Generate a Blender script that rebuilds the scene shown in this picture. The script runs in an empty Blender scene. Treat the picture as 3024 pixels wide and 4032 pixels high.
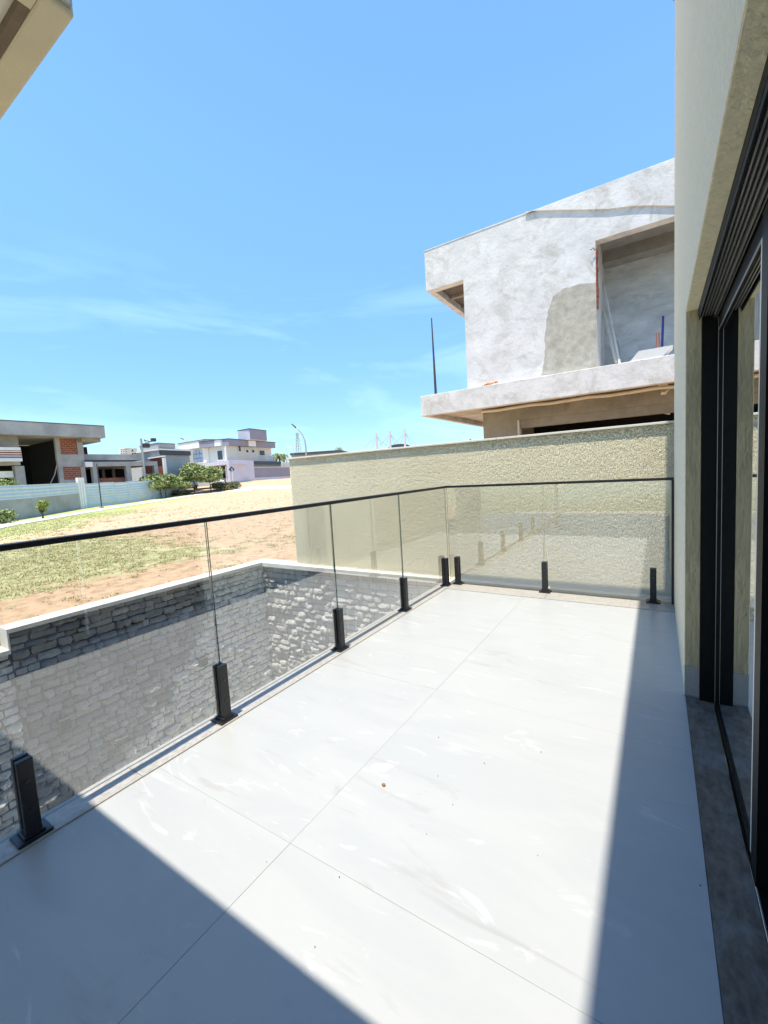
import bpy, math, random
import numpy as np
from mathutils import Matrix, Vector, noise

random.seed(7)
rng = np.random.default_rng(11)
S = bpy.context.scene
COL = S.collection
rad = math.radians

# ------------------------------------------------------------------ camera
EYE = Vector((0.0, 0.0, 1.30))                       # eye height over the balcony floor
FOC, CX, CY = 1678.3, 1512.0, 2016.0                 # calibrated on the 3024 x 4032 photograph
PITCH, YAW, ROLL = -8.87023501e-02, 5.73115956e-01, 5.91197641e-02


def cam_rot():
    cr, sr, cp, sp, cy, sy = (math.cos(ROLL), math.sin(ROLL), math.cos(PITCH), math.sin(PITCH), math.cos(YAW), math.sin(YAW))
    Rr = Matrix(((cr, -sr, 0), (sr, cr, 0), (0, 0, 1)))
    Rp = Matrix(((1, 0, 0), (0, cp, -sp), (0, sp, cp)))
    B = Matrix(((1, 0, 0), (0, 0, 1), (0, -1, 0)))
    Ry = Matrix(((cy, -sy, 0), (sy, cy, 0), (0, 0, 1)))
    return Ry @ B @ Rp @ Rr


RC = cam_rot()
cd = bpy.data.cameras.new('camera')
cam = bpy.data.objects.new('camera', cd)
COL.objects.link(cam)
S.camera = cam
cd.sensor_fit = 'VERTICAL'
cd.sensor_height = 36.0
cd.lens = 36.0 * FOC / 4032.0
cd.clip_start = 0.02
cd.clip_end = 6000
_r, _u, _b = RC @ Vector((1, 0, 0)), RC @ Vector((0, -1, 0)), RC @ Vector((0, 0, -1))
cam.matrix_world = Matrix(((_r.x, _u.x, _b.x, EYE.x), (_r.y, _u.y, _b.y, EYE.y), (_r.z, _u.z, _b.z, EYE.z), (0, 0, 0, 1)))

# ------------------------------------------------------------------ light
SUN_TO = Vector((0.012, -0.25, 1.0)).normalized()    # direction towards the sun (near the zenith, behind us)
W = bpy.data.worlds.new('World')
S.world = W
W.use_nodes = True
wn, wl = W.node_tree.nodes, W.node_tree.links
wn.clear()
wo = wn.new('ShaderNodeOutputWorld')
bg = wn.new('ShaderNodeBackground')
sky = wn.new('ShaderNodeTexSky')
sky.sky_type = 'NISHITA'
sky.sun_disc = False
sky.sun_elevation = math.asin(SUN_TO.z)
sky.sun_rotation = math.atan2(SUN_TO.x, SUN_TO.y)
sky.air_density = 1.0
sky.dust_density = 0.15
sky.ozone_density = 2.0
bg.inputs['Strength'].default_value = 0.15
# faint cirrus, laid out in sky directions
geo = wn.new('ShaderNodeTexCoord')
mp = wn.new('ShaderNodeMapping')
mp.inputs['Scale'].default_value = (1.6, 1.6, 7.5)
mp.inputs['Rotation'].default_value = (0.10, 0.16, 2.1)
nz = wn.new('ShaderNodeTexNoise')
nz.inputs['Scale'].default_value = 1.35
nz.inputs['Detail'].default_value = 7
nz.inputs['Roughness'].default_value = 0.55
nz.inputs['Distortion'].default_value = 0.7
rp = wn.new('ShaderNodeValToRGB')
rp.color_ramp.elements[0].position = 0.50
rp.color_ramp.elements[0].color = (0, 0, 0, 1)
rp.color_ramp.elements[1].position = 0.80
rp.color_ramp.elements[1].color = (0.27, 0.27, 0.27, 1)
cm = wn.new('ShaderNodeMix')
cm.data_type = 'RGBA'
cm.inputs['B'].default_value = (8.5, 9.0, 9.6, 1)
wl.new(geo.outputs['Generated'], mp.inputs['Vector'])
wl.new(mp.outputs['Vector'], nz.inputs['Vector'])
wl.new(nz.outputs['Fac'], rp.inputs['Fac'])
wl.new(sky.outputs['Color'], cm.inputs['A'])
tn = wn.new('ShaderNodeVectorMath')
tn.operation = 'MULTIPLY'
tn.inputs[1].default_value = (0.74, 0.965, 1.06)
# the real sky was only a little paler at the horizon: hold the gradient back all the way round
sp = wn.new('ShaderNodeSeparateXYZ')
wl.new(geo.outputs['Generated'], sp.inputs[0])
gr_ = wn.new('ShaderNodeMapRange')
gr_.interpolation_type = 'SMOOTHSTEP'
gr_.inputs['From Min'].default_value = -0.05
gr_.inputs['From Max'].default_value = 0.62
gr_.inputs['To Min'].default_value = 0.50
gr_.inputs['To Max'].default_value = 1.0
wl.new(sp.outputs['Z'], gr_.inputs['Value'])
tg = wn.new('ShaderNodeVectorMath')
tg.operation = 'SCALE'
wl.new(cm.outputs['Result'], tg.inputs[0])
wl.new(gr_.outputs['Result'], tg.inputs['Scale'])
cf = wn.new('ShaderNodeMapRange')
cf.inputs['From Min'].default_value = 0.44
cf.inputs['From Max'].default_value = 0.26
wl.new(sp.outputs['Z'], cf.inputs['Value'])
cmul = wn.new('ShaderNodeMath')
cmul.operation = 'MULTIPLY'
wl.new(rp.outputs['Color'], cmul.inputs[0])
wl.new(cf.outputs['Result'], cmul.inputs[1])
wl.new(cmul.outputs[0], cm.inputs['Factor'])
wl.new(tg.outputs['Vector'], tn.inputs[0])
wl.new(tn.outputs['Vector'], bg.inputs['Color'])
wl.new(bg.outputs['Background'], wo.inputs['Surface'])

sd = bpy.data.lights.new('sun', 'SUN')
sd.energy = 3.25
sd.angle = rad(0.45)
sd.color = (1.0, 0.92, 0.79)
sun = bpy.data.objects.new('sun', sd)
COL.objects.link(sun)
sun.rotation_euler = SUN_TO.to_track_quat('Z', 'Y').to_euler()
sun.location = (0, -5, 30)

S.view_settings.view_transform = 'Standard'
S.view_settings.look = 'None'
S.view_settings.gamma = 1
S.view_settings.exposure = 1.15
S.view_settings.use_curve_mapping = False
S.render.engine = 'CYCLES'
S.cycles.max_bounces = 8
S.cycles.transparent_max_bounces = 24
S.cycles.caustics_reflective = False
S.cycles.sample_clamp_indirect = 6


# ------------------------------------------------------------------ measuring helpers (photograph pixel -> place in the world)
def ray(px, py):
    return RC @ Vector(((px - CX) / FOC, (py - CY) / FOC, 1.0))


def at_depth(px, py, D):
    return EYE + ray(px, py) * D


def on_x(px, py, x):
    d = ray(px, py)
    return EYE + d * (x / d.x)


def on_y(px, py, y):
    d = ray(px, py)
    return EYE + d * (y / d.y)


def on_z(px, py, z):
    d = ray(px, py)
    return EYE + d * ((z - EYE.z) / d.z)


# ------------------------------------------------------------------ object helpers
def tag(o, label=None, cat=None, group=None, kind=None):
    if label: o['label'] = label
    if cat: o['category'] = cat
    if group: o['group'] = group
    if kind: o['kind'] = kind
    return o


def empty(name, loc, label, cat, group=None):
    o = bpy.data.objects.new(name, None)
    COL.objects.link(o)
    o.location = loc
    o.empty_display_size = 0.2
    return tag(o, label, cat, group)


def world_loc(o):
    v = Vector((0, 0, 0))
    while o:
        v += Vector(o.location)
        o = o.parent
    return v


class MB:
    """collects world-space geometry and links it as one mesh object"""
    def __init__(s):
        s.v, s.f, s.m = [], [], []

    def add(s, vs, fs, mi=0):
        n = len(s.v)
        s.v += [tuple(v) for v in vs]
        s.f += [tuple(i + n for i in f) for f in fs]
        s.m += [mi] * len(fs)
        return s

    def box(s, x0, x1, y0, y1, z0, z1, mi=0):
        vs = [(x0, y0, z0), (x1, y0, z0), (x1, y1, z0), (x0, y1, z0), (x0, y0, z1), (x1, y0, z1), (x1, y1, z1), (x0, y1, z1)]
        return s.add(vs, [(0, 3, 2, 1), (4, 5, 6, 7), (0, 1, 5, 4), (1, 2, 6, 5), (2, 3, 7, 6), (3, 0, 4, 7)], mi)

    def hexa(s, P, mi=0):
        return s.add(P, [(0, 3, 2, 1), (4, 5, 6, 7), (0, 1, 5, 4), (1, 2, 6, 5), (2, 3, 7, 6), (3, 0, 4, 7)], mi)

    def prism(s, poly, z0, z1, mi=0):
        n = len(poly)
        a = sum(poly[i][0] * poly[(i + 1) % n][1] - poly[(i + 1) % n][0] * poly[i][1] for i in range(n))
        if a < 0: poly = poly[::-1]
        vs = [(p[0], p[1], z0) for p in poly] + [(p[0], p[1], z1) for p in poly]
        fs = [tuple(range(n))[::-1], tuple(range(n, 2 * n))] + [(i, (i + 1) % n, (i + 1) % n + n, i + n) for i in range(n)]
        return s.add(vs, fs, mi)

    def tube(s, pts, r, n=8, r2=None, mi=0):
        pts = [Vector(p) for p in pts]
        rings = []
        for i, p in enumerate(pts):
            d = (pts[min(i + 1, len(pts) - 1)] - pts[max(i - 1, 0)]).normalized()
            a = d.orthogonal().normalized() if abs(d.z) > 0.9 else d.cross(Vector((0, 0, 1))).normalized()
            b = d.cross(a)
            rr = r if r2 is None else r + (r2 - r) * i / (len(pts) - 1)
            rings.append([p + (a * math.cos(t) + b * math.sin(t)) * rr for t in [2 * math.pi * k / n for k in range(n)]])
        vs = [v for R_ in rings for v in R_]
        fs = []
        for i in range(len(pts) - 1):
            for k in range(n):
                fs.append((i * n + k, i * n + (k + 1) % n, (i + 1) * n + (k + 1) % n, (i + 1) * n + k))
        fs.append(tuple(range(n))[::-1])
        fs.append(tuple((len(pts) - 1) * n + k for k in range(n)))
        return s.add(vs, fs, mi)

    def build(s, name, mat, parent=None, smooth=False, bevel=0):
        off = world_loc(parent) if parent else Vector((0, 0, 0))
        me = bpy.data.meshes.new(name)
        me.from_pydata([(v[0] - off.x, v[1] - off.y, v[2] - off.z) for v in s.v], [], s.f)
        for m in (mat if isinstance(mat, (list, tuple)) else [mat]): me.materials.append(m)
        if any(s.m): me.polygons.foreach_set('material_index', s.m)
        if smooth: me.polygons.foreach_set('use_smooth', [True] * len(me.polygons))
        me.update()
        o = bpy.data.objects.new(name, me)
        COL.objects.link(o)
        if parent: o.parent = parent
        if bevel:
            b = o.modifiers.new('bevel', 'BEVEL')
            b.width = bevel
            b.segments = 2
            b.limit_method = 'ANGLE'
        return o


def bxo(name, mat, parent, x0, x1, y0, y1, z0, z1, bevel=0):
    return MB().box(x0, x1, y0, y1, z0, z1).build(name, mat, parent, bevel=bevel)


def copy_tree(o, parent=None):
    c = o.copy()
    COL.objects.link(c)
    c.parent = parent
    for ch in list(o.children): copy_tree(ch, c)
    return c


# ------------------------------------------------------------------ materials
def newmat(name):
    m = bpy.data.materials.new(name)
    m.use_nodes = True
    nt = m.node_tree
    return m, nt.nodes, nt.links, nt.nodes['Principled BSDF']


def mat(name, col, rough=0.8, vary=0.12, scale=3.0, bump=0.0, bscale=40.0, bdist=0.01, metal=0.0, stain=None, stain_amt=0.4,
        stain_scale=1.2, stretch=(1, 1, 1), spec=0.5, objrand=0.0, detail=6, bclip=None, ridged=0.0, stain_rough=0.65, stain_dist=0.6):
    m, n, l, p = newmat(name)
    tc = n.new('ShaderNodeTexCoord')
    mpp = n.new('ShaderNodeMapping')
    mpp.inputs['Scale'].default_value = stretch
    l.new(tc.outputs['Object'], mpp.inputs['Vector'])
    t = n.new('ShaderNodeTexNoise')
    t.inputs['Scale'].default_value = scale
    t.inputs['Detail'].default_value = detail
    t.inputs['Roughness'].default_value = 0.6
    l.new(mpp.outputs['Vector'], t.inputs['Vector'])
    mr = n.new('ShaderNodeMapRange')
    mr.inputs['From Min'].default_value = 0.3
    mr.inputs['From Max'].default_value = 0.7
    mr.inputs['To Min'].default_value = 1 - vary
    mr.inputs['To Max'].default_value = 1 + vary
    l.new(t.outputs['Fac'], mr.inputs['Value'])
    val = mr.outputs['Result']
    if objrand:
        oi = n.new('ShaderNodeObjectInfo')
        m2 = n.new('ShaderNodeMapRange')
        m2.inputs['To Min'].default_value = 1 - objrand
        m2.inputs['To Max'].default_value = 1 + objrand
        l.new(oi.outputs['Random'], m2.inputs['Value'])
        mm = n.new('ShaderNodeMath')
        mm.operation = 'MULTIPLY'
        l.new(val, mm.inputs[0])
        l.new(m2.outputs['Result'], mm.inputs[1])
        val = mm.outputs[0]
    sc = n.new('ShaderNodeVectorMath')
    sc.operation = 'SCALE'
    sc.inputs[0].default_value = col[:3]
    l.new(val, sc.inputs['Scale'])
    out = sc.outputs['Vector']
    if stain:
        t2 = n.new('ShaderNodeTexNoise')
        t2.inputs['Scale'].default_value = stain_scale
        t2.inputs['Detail'].default_value = 8
        t2.inputs['Roughness'].default_value = stain_rough
        t2.inputs['Distortion'].default_value = stain_dist
        l.new(mpp.outputs['Vector'], t2.inputs['Vector'])
        r = n.new('ShaderNodeMapRange')
        r.inputs['From Min'].default_value = 0.48
        r.inputs['From Max'].default_value = 0.66
        r.inputs['To Max'].default_value = stain_amt
        l.new(t2.outputs['Fac'], r.inputs['Value'])
        mx = n.new('ShaderNodeMix')
        mx.data_type = 'RGBA'
        mx.inputs['B'].default_value = (*stain, 1)
        l.new(r.outputs['Result'], mx.inputs['Factor'])
        l.new(out, mx.inputs['A'])
        out = mx.outputs['Result']
    l.new(out, p.inputs['Base Color'])
    p.inputs['Roughness'].default_value = rough
    p.inputs['Metallic'].default_value = metal
    p.inputs['Specular IOR Level'].default_value = spec
    if bump:
        tb = n.new('ShaderNodeTexNoise')
        tb.inputs['Scale'].default_value = bscale
        tb.inputs['Detail'].default_value = 5
        tb.inputs['Roughness'].default_value = 0.65
        l.new(mpp.outputs['Vector'], tb.inputs['Vector'])
        b = n.new('ShaderNodeBump')
        b.inputs['Strength'].default_value = bump
        b.inputs['Distance'].default_value = bdist
        src = tb.outputs['Fac']
        if bclip:
            bc = n.new('ShaderNodeMapRange')
            bc.inputs['From Min'].default_value = bclip[0]
            bc.inputs['From Max'].default_value = bclip[1]
            l.new(src, bc.inputs['Value'])
            src = bc.outputs['Result']
        l.new(src, b.inputs['Height'])
        nrm = b.outputs['Normal']
        if ridged:
            tr_ = n.new('ShaderNodeTexNoise')
            tr_.noise_type = 'RIDGED_MULTIFRACTAL'
            tr_.inputs['Scale'].default_value = ridged
            tr_.inputs['Detail'].default_value = 5
            l.new(mpp.outputs['Vector'], tr_.inputs['Vector'])
            b2 = n.new('ShaderNodeBump')
            b2.inputs['Strength'].default_value = 0.9
            b2.inputs['Distance'].default_value = 0.02
            l.new(tr_.outputs['Fac'], b2.inputs['Height'])
            l.new(nrm, b2.inputs['Normal'])
            nrm = b2.outputs['Normal']
        l.new(nrm, p.inputs['Normal'])
    return m


def glass_mat(name, ior=1.6, tint=(0.93, 0.97, 0.95), gain=1.75):
    m, n, l, p = newmat(name)
    n.remove(p)
    out = n['Material Output']
    tr = n.new('ShaderNodeBsdfTransparent')
    tr.inputs['Color'].default_value = (*tint, 1)
    gl = n.new('ShaderNodeBsdfGlossy')
    gl.inputs['Roughness'].default_value = 0.0
    gl.inputs['Color'].default_value = (1, 1, 1, 1)
    fr = n.new('ShaderNodeFresnel')
    fr.inputs['IOR'].default_value = ior
    ge = n.new('ShaderNodeNewGeometry')
    inv = n.new('ShaderNodeMath'); inv.operation = 'SUBTRACT'; inv.inputs[0].default_value = 1.0
    l.new(ge.outputs['Backfacing'], inv.inputs[1])
    g = n.new('ShaderNodeMath'); g.operation = 'MULTIPLY'; g.inputs[1].default_value = gain; g.use_clamp = True
    l.new(fr.outputs['Fac'], g.inputs[0])
    f = n.new('ShaderNodeMath'); f.operation = 'MULTIPLY'
    l.new(g.outputs[0], f.inputs[0])
    l.new(inv.outputs[0], f.inputs[1])
    mx = n.new('ShaderNodeMixShader')
    l.new(f.outputs[0], mx.inputs['Fac'])
    l.new(tr.outputs[0], mx.inputs[1])
    l.new(gl.outputs[0], mx.inputs[2])
    l.new(mx.outputs[0], out.inputs['Surface'])
    return m


def tile_mat():
    m, n, l, p = newmat('porcelain')
    tc = n.new('ShaderNodeTexCoord')
    oi = n.new('ShaderNodeObjectInfo')
    ad = n.new('ShaderNodeVectorMath'); ad.operation = 'MULTIPLY_ADD'
    ad.inputs[1].default_value = (1, 1, 1)
    cb = n.new('ShaderNodeCombineXYZ')
    ml = n.new('ShaderNodeMath'); ml.operation = 'MULTIPLY'; ml.inputs[1].default_value = 37.0
    l.new(oi.outputs['Random'], ml.inputs[0])
    l.new(ml.outputs[0], cb.inputs[0]); l.new(ml.outputs[0], cb.inputs[2])
    l.new(tc.outputs['Object'], ad.inputs[0]); l.new(cb.outputs[0], ad.inputs[2])
    mp1 = n.new('ShaderNodeMapping')
    mp1.inputs['Rotation'].default_value = (0, 0, rad(24))
    mp1.inputs['Scale'].default_value = (1.0, 3.4, 1.0)
    l.new(ad.outputs[0], mp1.inputs['Vector'])

    def band(scale, dist, lo, hi, amt, detail=8):
        t = n.new('ShaderNodeTexNoise')
        t.inputs['Scale'].default_value = scale
        t.inputs['Detail'].default_value = detail
        t.inputs['Roughness'].default_value = 0.62
        t.inputs['Distortion'].default_value = dist
        l.new(mp1.outputs['Vector'], t.inputs['Vector'])
        r = n.new('ShaderNodeMapRange')
        r.inputs['From Min'].default_value = lo
        r.inputs['From Max'].default_value = hi
        r.inputs['To Max'].default_value = amt
        l.new(t.outputs['Fac'], r.inputs['Value'])
        return r.outputs['Result']
    base = (0.400, 0.412, 0.412, 1)
    mx1 = n.new('ShaderNodeMix'); mx1.data_type = 'RGBA'
    mx1.inputs['A'].default_value = base
    mx1.inputs['B'].default_value = (0.350, 0.368, 0.378, 1)
    l.new(band(1.3, 0.9, 0.47, 0.60, 0.4), mx1.inputs['Factor'])
    mx2 = n.new('ShaderNodeMix'); mx2.data_type = 'RGBA'
    mx2.inputs['B'].default_value = (0.50, 0.51, 0.515, 1)
    l.new(mx1.outputs['Result'], mx2.inputs['A'])
    l.new(band(2.1, 2.2, 0.60, 0.69, 0.75, 10), mx2.inputs['Factor'])
    mx3 = n.new('ShaderNodeMix'); mx3.data_type = 'RGBA'
    mx3.inputs['B'].default_value = (0.325, 0.318, 0.312, 1)
    l.new(mx2.outputs['Result'], mx3.inputs['A'])
    l.new(band(1.5, 1.8, 0.61, 0.71, 0.6, 10), mx3.inputs['Factor'])
    l.new(mx3.outputs['Result'], p.inputs['Base Color'])
    p.inputs['Roughness'].default_value = 0.32
    p.inputs['Specular IOR Level'].default_value = 0.5
    tb = n.new('ShaderNodeTexNoise')
    tb.inputs['Scale'].default_value = 160
    tb.inputs['Detail'].default_value = 3
    l.new(tc.outputs['Object'], tb.inputs['Vector'])
    b = n.new('ShaderNodeBump')
    b.inputs['Strength'].default_value = 0.12
    b.inputs['Distance'].default_value = 0.002
    l.new(tb.outputs['Fac'], b.inputs['Height'])
    l.new(b.outputs['Normal'], p.inputs['Normal'])
    return m


def ground_mat():
    m, n, l, p = newmat('field_soil_and_grass')
    at = n.new('ShaderNodeAttribute'); at.attribute_name = 'cover'
    tc = n.new('ShaderNodeTexCoord')
    t1 = n.new('ShaderNodeTexNoise'); t1.inputs['Scale'].default_value = 5.0; t1.inputs['Detail'].default_value = 9; t1.inputs['Roughness'].default_value = 0.7
    t2 = n.new('ShaderNodeTexNoise'); t2.inputs['Scale'].default_value = 0.35; t2.inputs['Detail'].default_value = 5
    l.new(tc.outputs['Object'], t1.inputs['Vector']); l.new(tc.outputs['Object'], t2.inputs['Vector'])
    # cover + fine noise -> sharper grass edge
    a = n.new('ShaderNodeMath'); a.operation = 'MULTIPLY_ADD'; a.inputs[1].default_value = 1.5; a.inputs[2].default_value = -0.75
    l.new(t1.outputs['Fac'], a.inputs[0])
    s = n.new('ShaderNodeMath'); s.operation = 'ADD'
    l.new(at.outputs['Fac'], s.inputs[0]); l.new(a.outputs[0], s.inputs[1])
    r = n.new('ShaderNodeMapRange'); r.inputs['From Min'].default_value = 0.38; r.inputs['From Max'].default_value = 0.62
    l.new(s.outputs[0], r.inputs['Value'])
    soil = n.new('ShaderNodeMix'); soil.data_type = 'RGBA'
    soil.inputs['A'].default_value = (0.56, 0.375, 0.225, 1); soil.inputs['B'].default_value = (0.62, 0.45, 0.30, 1)
    l.new(t2.outputs['Fac'], soil.inputs['Factor'])
    soil2 = n.new('ShaderNodeMix'); soil2.data_type = 'RGBA'; soil2.blend_type = 'MULTIPLY'
    rr = n.new('ShaderNodeValToRGB'); rr.color_ramp.elements[0].position = 0.30; rr.color_ramp.elements[0].color = (0.55, 0.5, 0.45, 1)
    rr.color_ramp.elements[1].position = 0.55; rr.color_ramp.elements[1].color = (1, 1, 1, 1)
    l.new(t1.outputs['Fac'], rr.inputs['Fac'])
    soil2.inputs['Factor'].default_value = 1
    l.new(soil.outputs['Result'], soil2.inputs['A']); l.new(rr.outputs['Color'], soil2.inputs['B'])
    gr = n.new('ShaderNodeMix'); gr.data_type = 'RGBA'
    gr.inputs['A'].default_value = (0.31, 0.315, 0.135, 1); gr.inputs['B'].default_value = (0.60, 0.54, 0.31, 1)
    t3 = n.new('ShaderNodeTexNoise'); t3.inputs['Scale'].default_value = 2.2; t3.inputs['Detail'].default_value = 9; t3.inputs['Roughness'].default_value = 0.75
    l.new(tc.outputs['Object'], t3.inputs['Vector'])
    r3 = n.new('ShaderNodeMapRange'); r3.inputs['From Min'].default_value = 0.36; r3.inputs['From Max'].default_value = 0.6
    l.new(t3.outputs['Fac'], r3.inputs['Value'])
    l.new(r3.outputs['Result'], gr.inputs['Factor'])
    al = n.new('ShaderNodeAttribute'); al.attribute_name = 'lush'
    gl_ = n.new('ShaderNodeMix'); gl_.data_type = 'RGBA'
    gl_.inputs['B'].default_value = (0.36, 0.42, 0.12, 1)
    l.new(al.outputs['Fac'], gl_.inputs['Factor']); l.new(gr.outputs['Result'], gl_.inputs['A'])
    gr = gl_
    mx = n.new('ShaderNodeMix'); mx.data_type = 'RGBA'
    l.new(r.outputs['Result'], mx.inputs['Factor']); l.new(soil2.outputs['Result'], mx.inputs['A']); l.new(gr.outputs['Result'], mx.inputs['B'])
    l.new(mx.outputs['Result'], p.inputs['Base Color'])
    p.inputs['Roughness'].default_value = 0.95
    p.inputs['Specular IOR Level'].default_value = 0.1
    b = n.new('ShaderNodeBump'); b.inputs['Strength'].default_value = 0.6; b.inputs['Distance'].default_value = 0.05
    l.new(t1.outputs['Fac'], b.inputs['Height']); l.new(b.outputs['Normal'], p.inputs['Normal'])
    return m


def leaf_mat(name, a, b):
    m, n, l, p = newmat(name)
    ge = n.new('ShaderNodeNewGeometry')
    mx = n.new('ShaderNodeMix'); mx.data_type = 'RGBA'
    mx.inputs['A'].default_value = (*a, 1); mx.inputs['B'].default_value = (*b, 1)
    l.new(ge.outputs['Random Per Island'], mx.inputs['Factor'])
    l.new(mx.outputs['Result'], p.inputs['Base Color'])
    p.inputs['Roughness'].default_value = 0.6
    p.inputs['Specular IOR Level'].default_value = 0.25
    return m


def corrugated_mat(name, col):
    return mat(name, col, rough=0.45, vary=0.08, scale=1.5, stain=(0.5, 0.55, 0.55), stain_amt=0.3, spec=0.4)


M = {}
M['tile'] = tile_mat()
M['grout'] = mat('grout', (0.33, 0.33, 0.32), 0.9)
M['concrete'] = mat('bare_concrete', (0.34, 0.33, 0.31), 0.9, 0.15, 2.5, bump=0.4, bscale=25, stain=(0.22, 0.21, 0.2), stain_amt=0.5)
M['granite'] = mat('grey_granite', (0.37, 0.355, 0.33), 0.35, 0.22, 55, bump=0.25, bscale=120, bdist=0.002, stain=(0.3, 0.29, 0.28), stain_amt=0.35, stain_scale=9)
M['granite_dark'] = mat('brown_grey_stone', (0.125, 0.105, 0.085), 0.5, 0.45, 24, bump=0.3, bscale=90, bdist=0.002, stain=(0.24, 0.25, 0.25), stain_amt=0.5, stain_scale=7, stretch=(1.4, 0.7, 1), spec=0.3)
M['paint'] = mat('bounce_lightened_beige_paint', (0.86, 0.80, 0.56), 0.9, 0.12, 45, bump=0.9, bscale=55, bdist=0.008)  # lintel underside lightened: bounced floor light put into the paint colour
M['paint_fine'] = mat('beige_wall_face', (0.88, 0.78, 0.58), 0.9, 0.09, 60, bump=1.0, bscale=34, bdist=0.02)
M['paint_jamb'] = mat('shade_toned_combed_plaster', (0.54, 0.465, 0.28), 0.9, 0.20, 14, bump=1.0, bscale=40, bdist=0.010, stretch=(1, 1, 0.28))  # darker olive copy of the wall paint, jamb shade put into the colour
M['skirt'] = mat('grey_skirting', (0.36, 0.35, 0.34), 0.5, 0.1, 30)
M['chapisco'] = mat('rough_cream_plaster', (0.80, 0.735, 0.53), 0.95, 0.05, 2.0, bump=1.0, bscale=85, bdist=0.010, bclip=(0.33, 0.50), stain=(0.75, 0.68, 0.47), stain_amt=0.5, stain_scale=1.5)
M['coping'] = mat('pale_coping', (0.72, 0.69, 0.62), 0.7, 0.08, 6, bump=0.2, stain=(0.55, 0.5, 0.43), stain_amt=0.3, stain_scale=4)
M['black'] = mat('black_anodised', (0.010, 0.010, 0.012), 0.36, 0.1, 20, spec=0.5)
M['blackframe'] = mat('black_door_frame', (0.004, 0.0045, 0.0045), 0.5, 0.1, 20, spec=0.18)
M['alu'] = mat('grey_aluminium', (0.38, 0.38, 0.36), 0.35, 0.05, 20, metal=0.6)
M['alu_pale'] = mat('bare_aluminium_edge', (0.62, 0.62, 0.60), 0.25, 0.05, 20, metal=0.8)
M['bead'] = mat('pale_glazing_bead', (0.72, 0.70, 0.62), 0.35, 0.04, 10)
M['screw'] = mat('steel_screw', (0.06, 0.06, 0.06), 0.3, metal=0.7)
M['glass'] = glass_mat('clear_glass', 1.72, (0.975, 0.98, 0.97), 3.4)
M['glass_edge'] = mat('polished_glass_edge', (0.10, 0.17, 0.15), 0.15, 0.3, 30)
M['doorglass'] = glass_mat('dark_door_glass', 1.6, (0.55, 0.60, 0.58), 1.9)
M['stone'] = mat('split_grey_stone', (0.66, 0.66, 0.63), 0.9, 0.3, 14, bump=1.0, bscale=55, bdist=0.03, objrand=0.32, stain=(0.27, 0.27, 0.26), stain_amt=0.5, stain_scale=6, detail=8, ridged=16)
M['mortar'] = mat('dark_stone_backing', (0.13, 0.132, 0.13), 0.95, 0.3, 12, bump=0.6, bscale=30)
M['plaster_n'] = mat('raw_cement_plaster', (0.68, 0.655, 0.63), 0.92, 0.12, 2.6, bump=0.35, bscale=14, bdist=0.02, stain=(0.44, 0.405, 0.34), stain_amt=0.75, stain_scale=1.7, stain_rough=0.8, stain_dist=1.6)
M['plaster_damp'] = mat('damp_cement_plaster', (0.44, 0.405, 0.335), 0.92, 0.22, 7, bump=0.4, bscale=14, stain=(0.30, 0.29, 0.25), stain_amt=0.6, stain_scale=4, stain_rough=0.8, stain_dist=1.5)
M['plaster_in'] = mat('blue_grey_inner_plaster', (0.56, 0.56, 0.55), 0.92, 0.2, 2.6, bump=0.6, bscale=12, bdist=0.03, stain=(0.36, 0.355, 0.34), stain_amt=0.7, stain_scale=2.4, stretch=(0.6, 0.6, 1.4), stain_rough=0.8, stain_dist=1.2)
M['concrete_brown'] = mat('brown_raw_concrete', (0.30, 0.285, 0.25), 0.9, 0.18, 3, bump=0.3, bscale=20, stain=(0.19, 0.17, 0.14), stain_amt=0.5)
M['formwork'] = mat('pine_formwork', (0.46, 0.43, 0.37), 0.8, 0.2, 4, stretch=(1, 0.15, 1))
M['brick'] = mat('red_hollow_brick', (0.27, 0.085, 0.05), 0.9, 0.2, 5, bump=0.3, objrand=0.15)
def brick_far():
    m, n, l, p = newmat('coursed_red_block')
    tc = n.new('ShaderNodeTexCoord'); sx = n.new('ShaderNodeSeparateXYZ'); cb = n.new('ShaderNodeCombineXYZ')
    l.new(tc.outputs['Object'], sx.inputs[0]); l.new(sx.outputs['Y'], cb.inputs['X']); l.new(sx.outputs['Z'], cb.inputs['Y'])
    b = n.new('ShaderNodeTexBrick')
    b.inputs['Scale'].default_value = 1.0
    b.inputs['Brick Width'].default_value = 0.40
    b.inputs['Row Height'].default_value = 0.20
    b.inputs['Mortar Size'].default_value = 0.014
    b.inputs['Color1'].default_value = (0.30, 0.085, 0.045, 1)
    b.inputs['Color2'].default_value = (0.20, 0.06, 0.035, 1)
    b.inputs['Mortar'].default_value = (0.34, 0.26, 0.22, 1)
    l.new(cb.outputs[0], b.inputs['Vector'])
    l.new(b.outputs['Color'], p.inputs['Base Color'])
    p.inputs['Roughness'].default_value = 0.9
    return m


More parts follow.
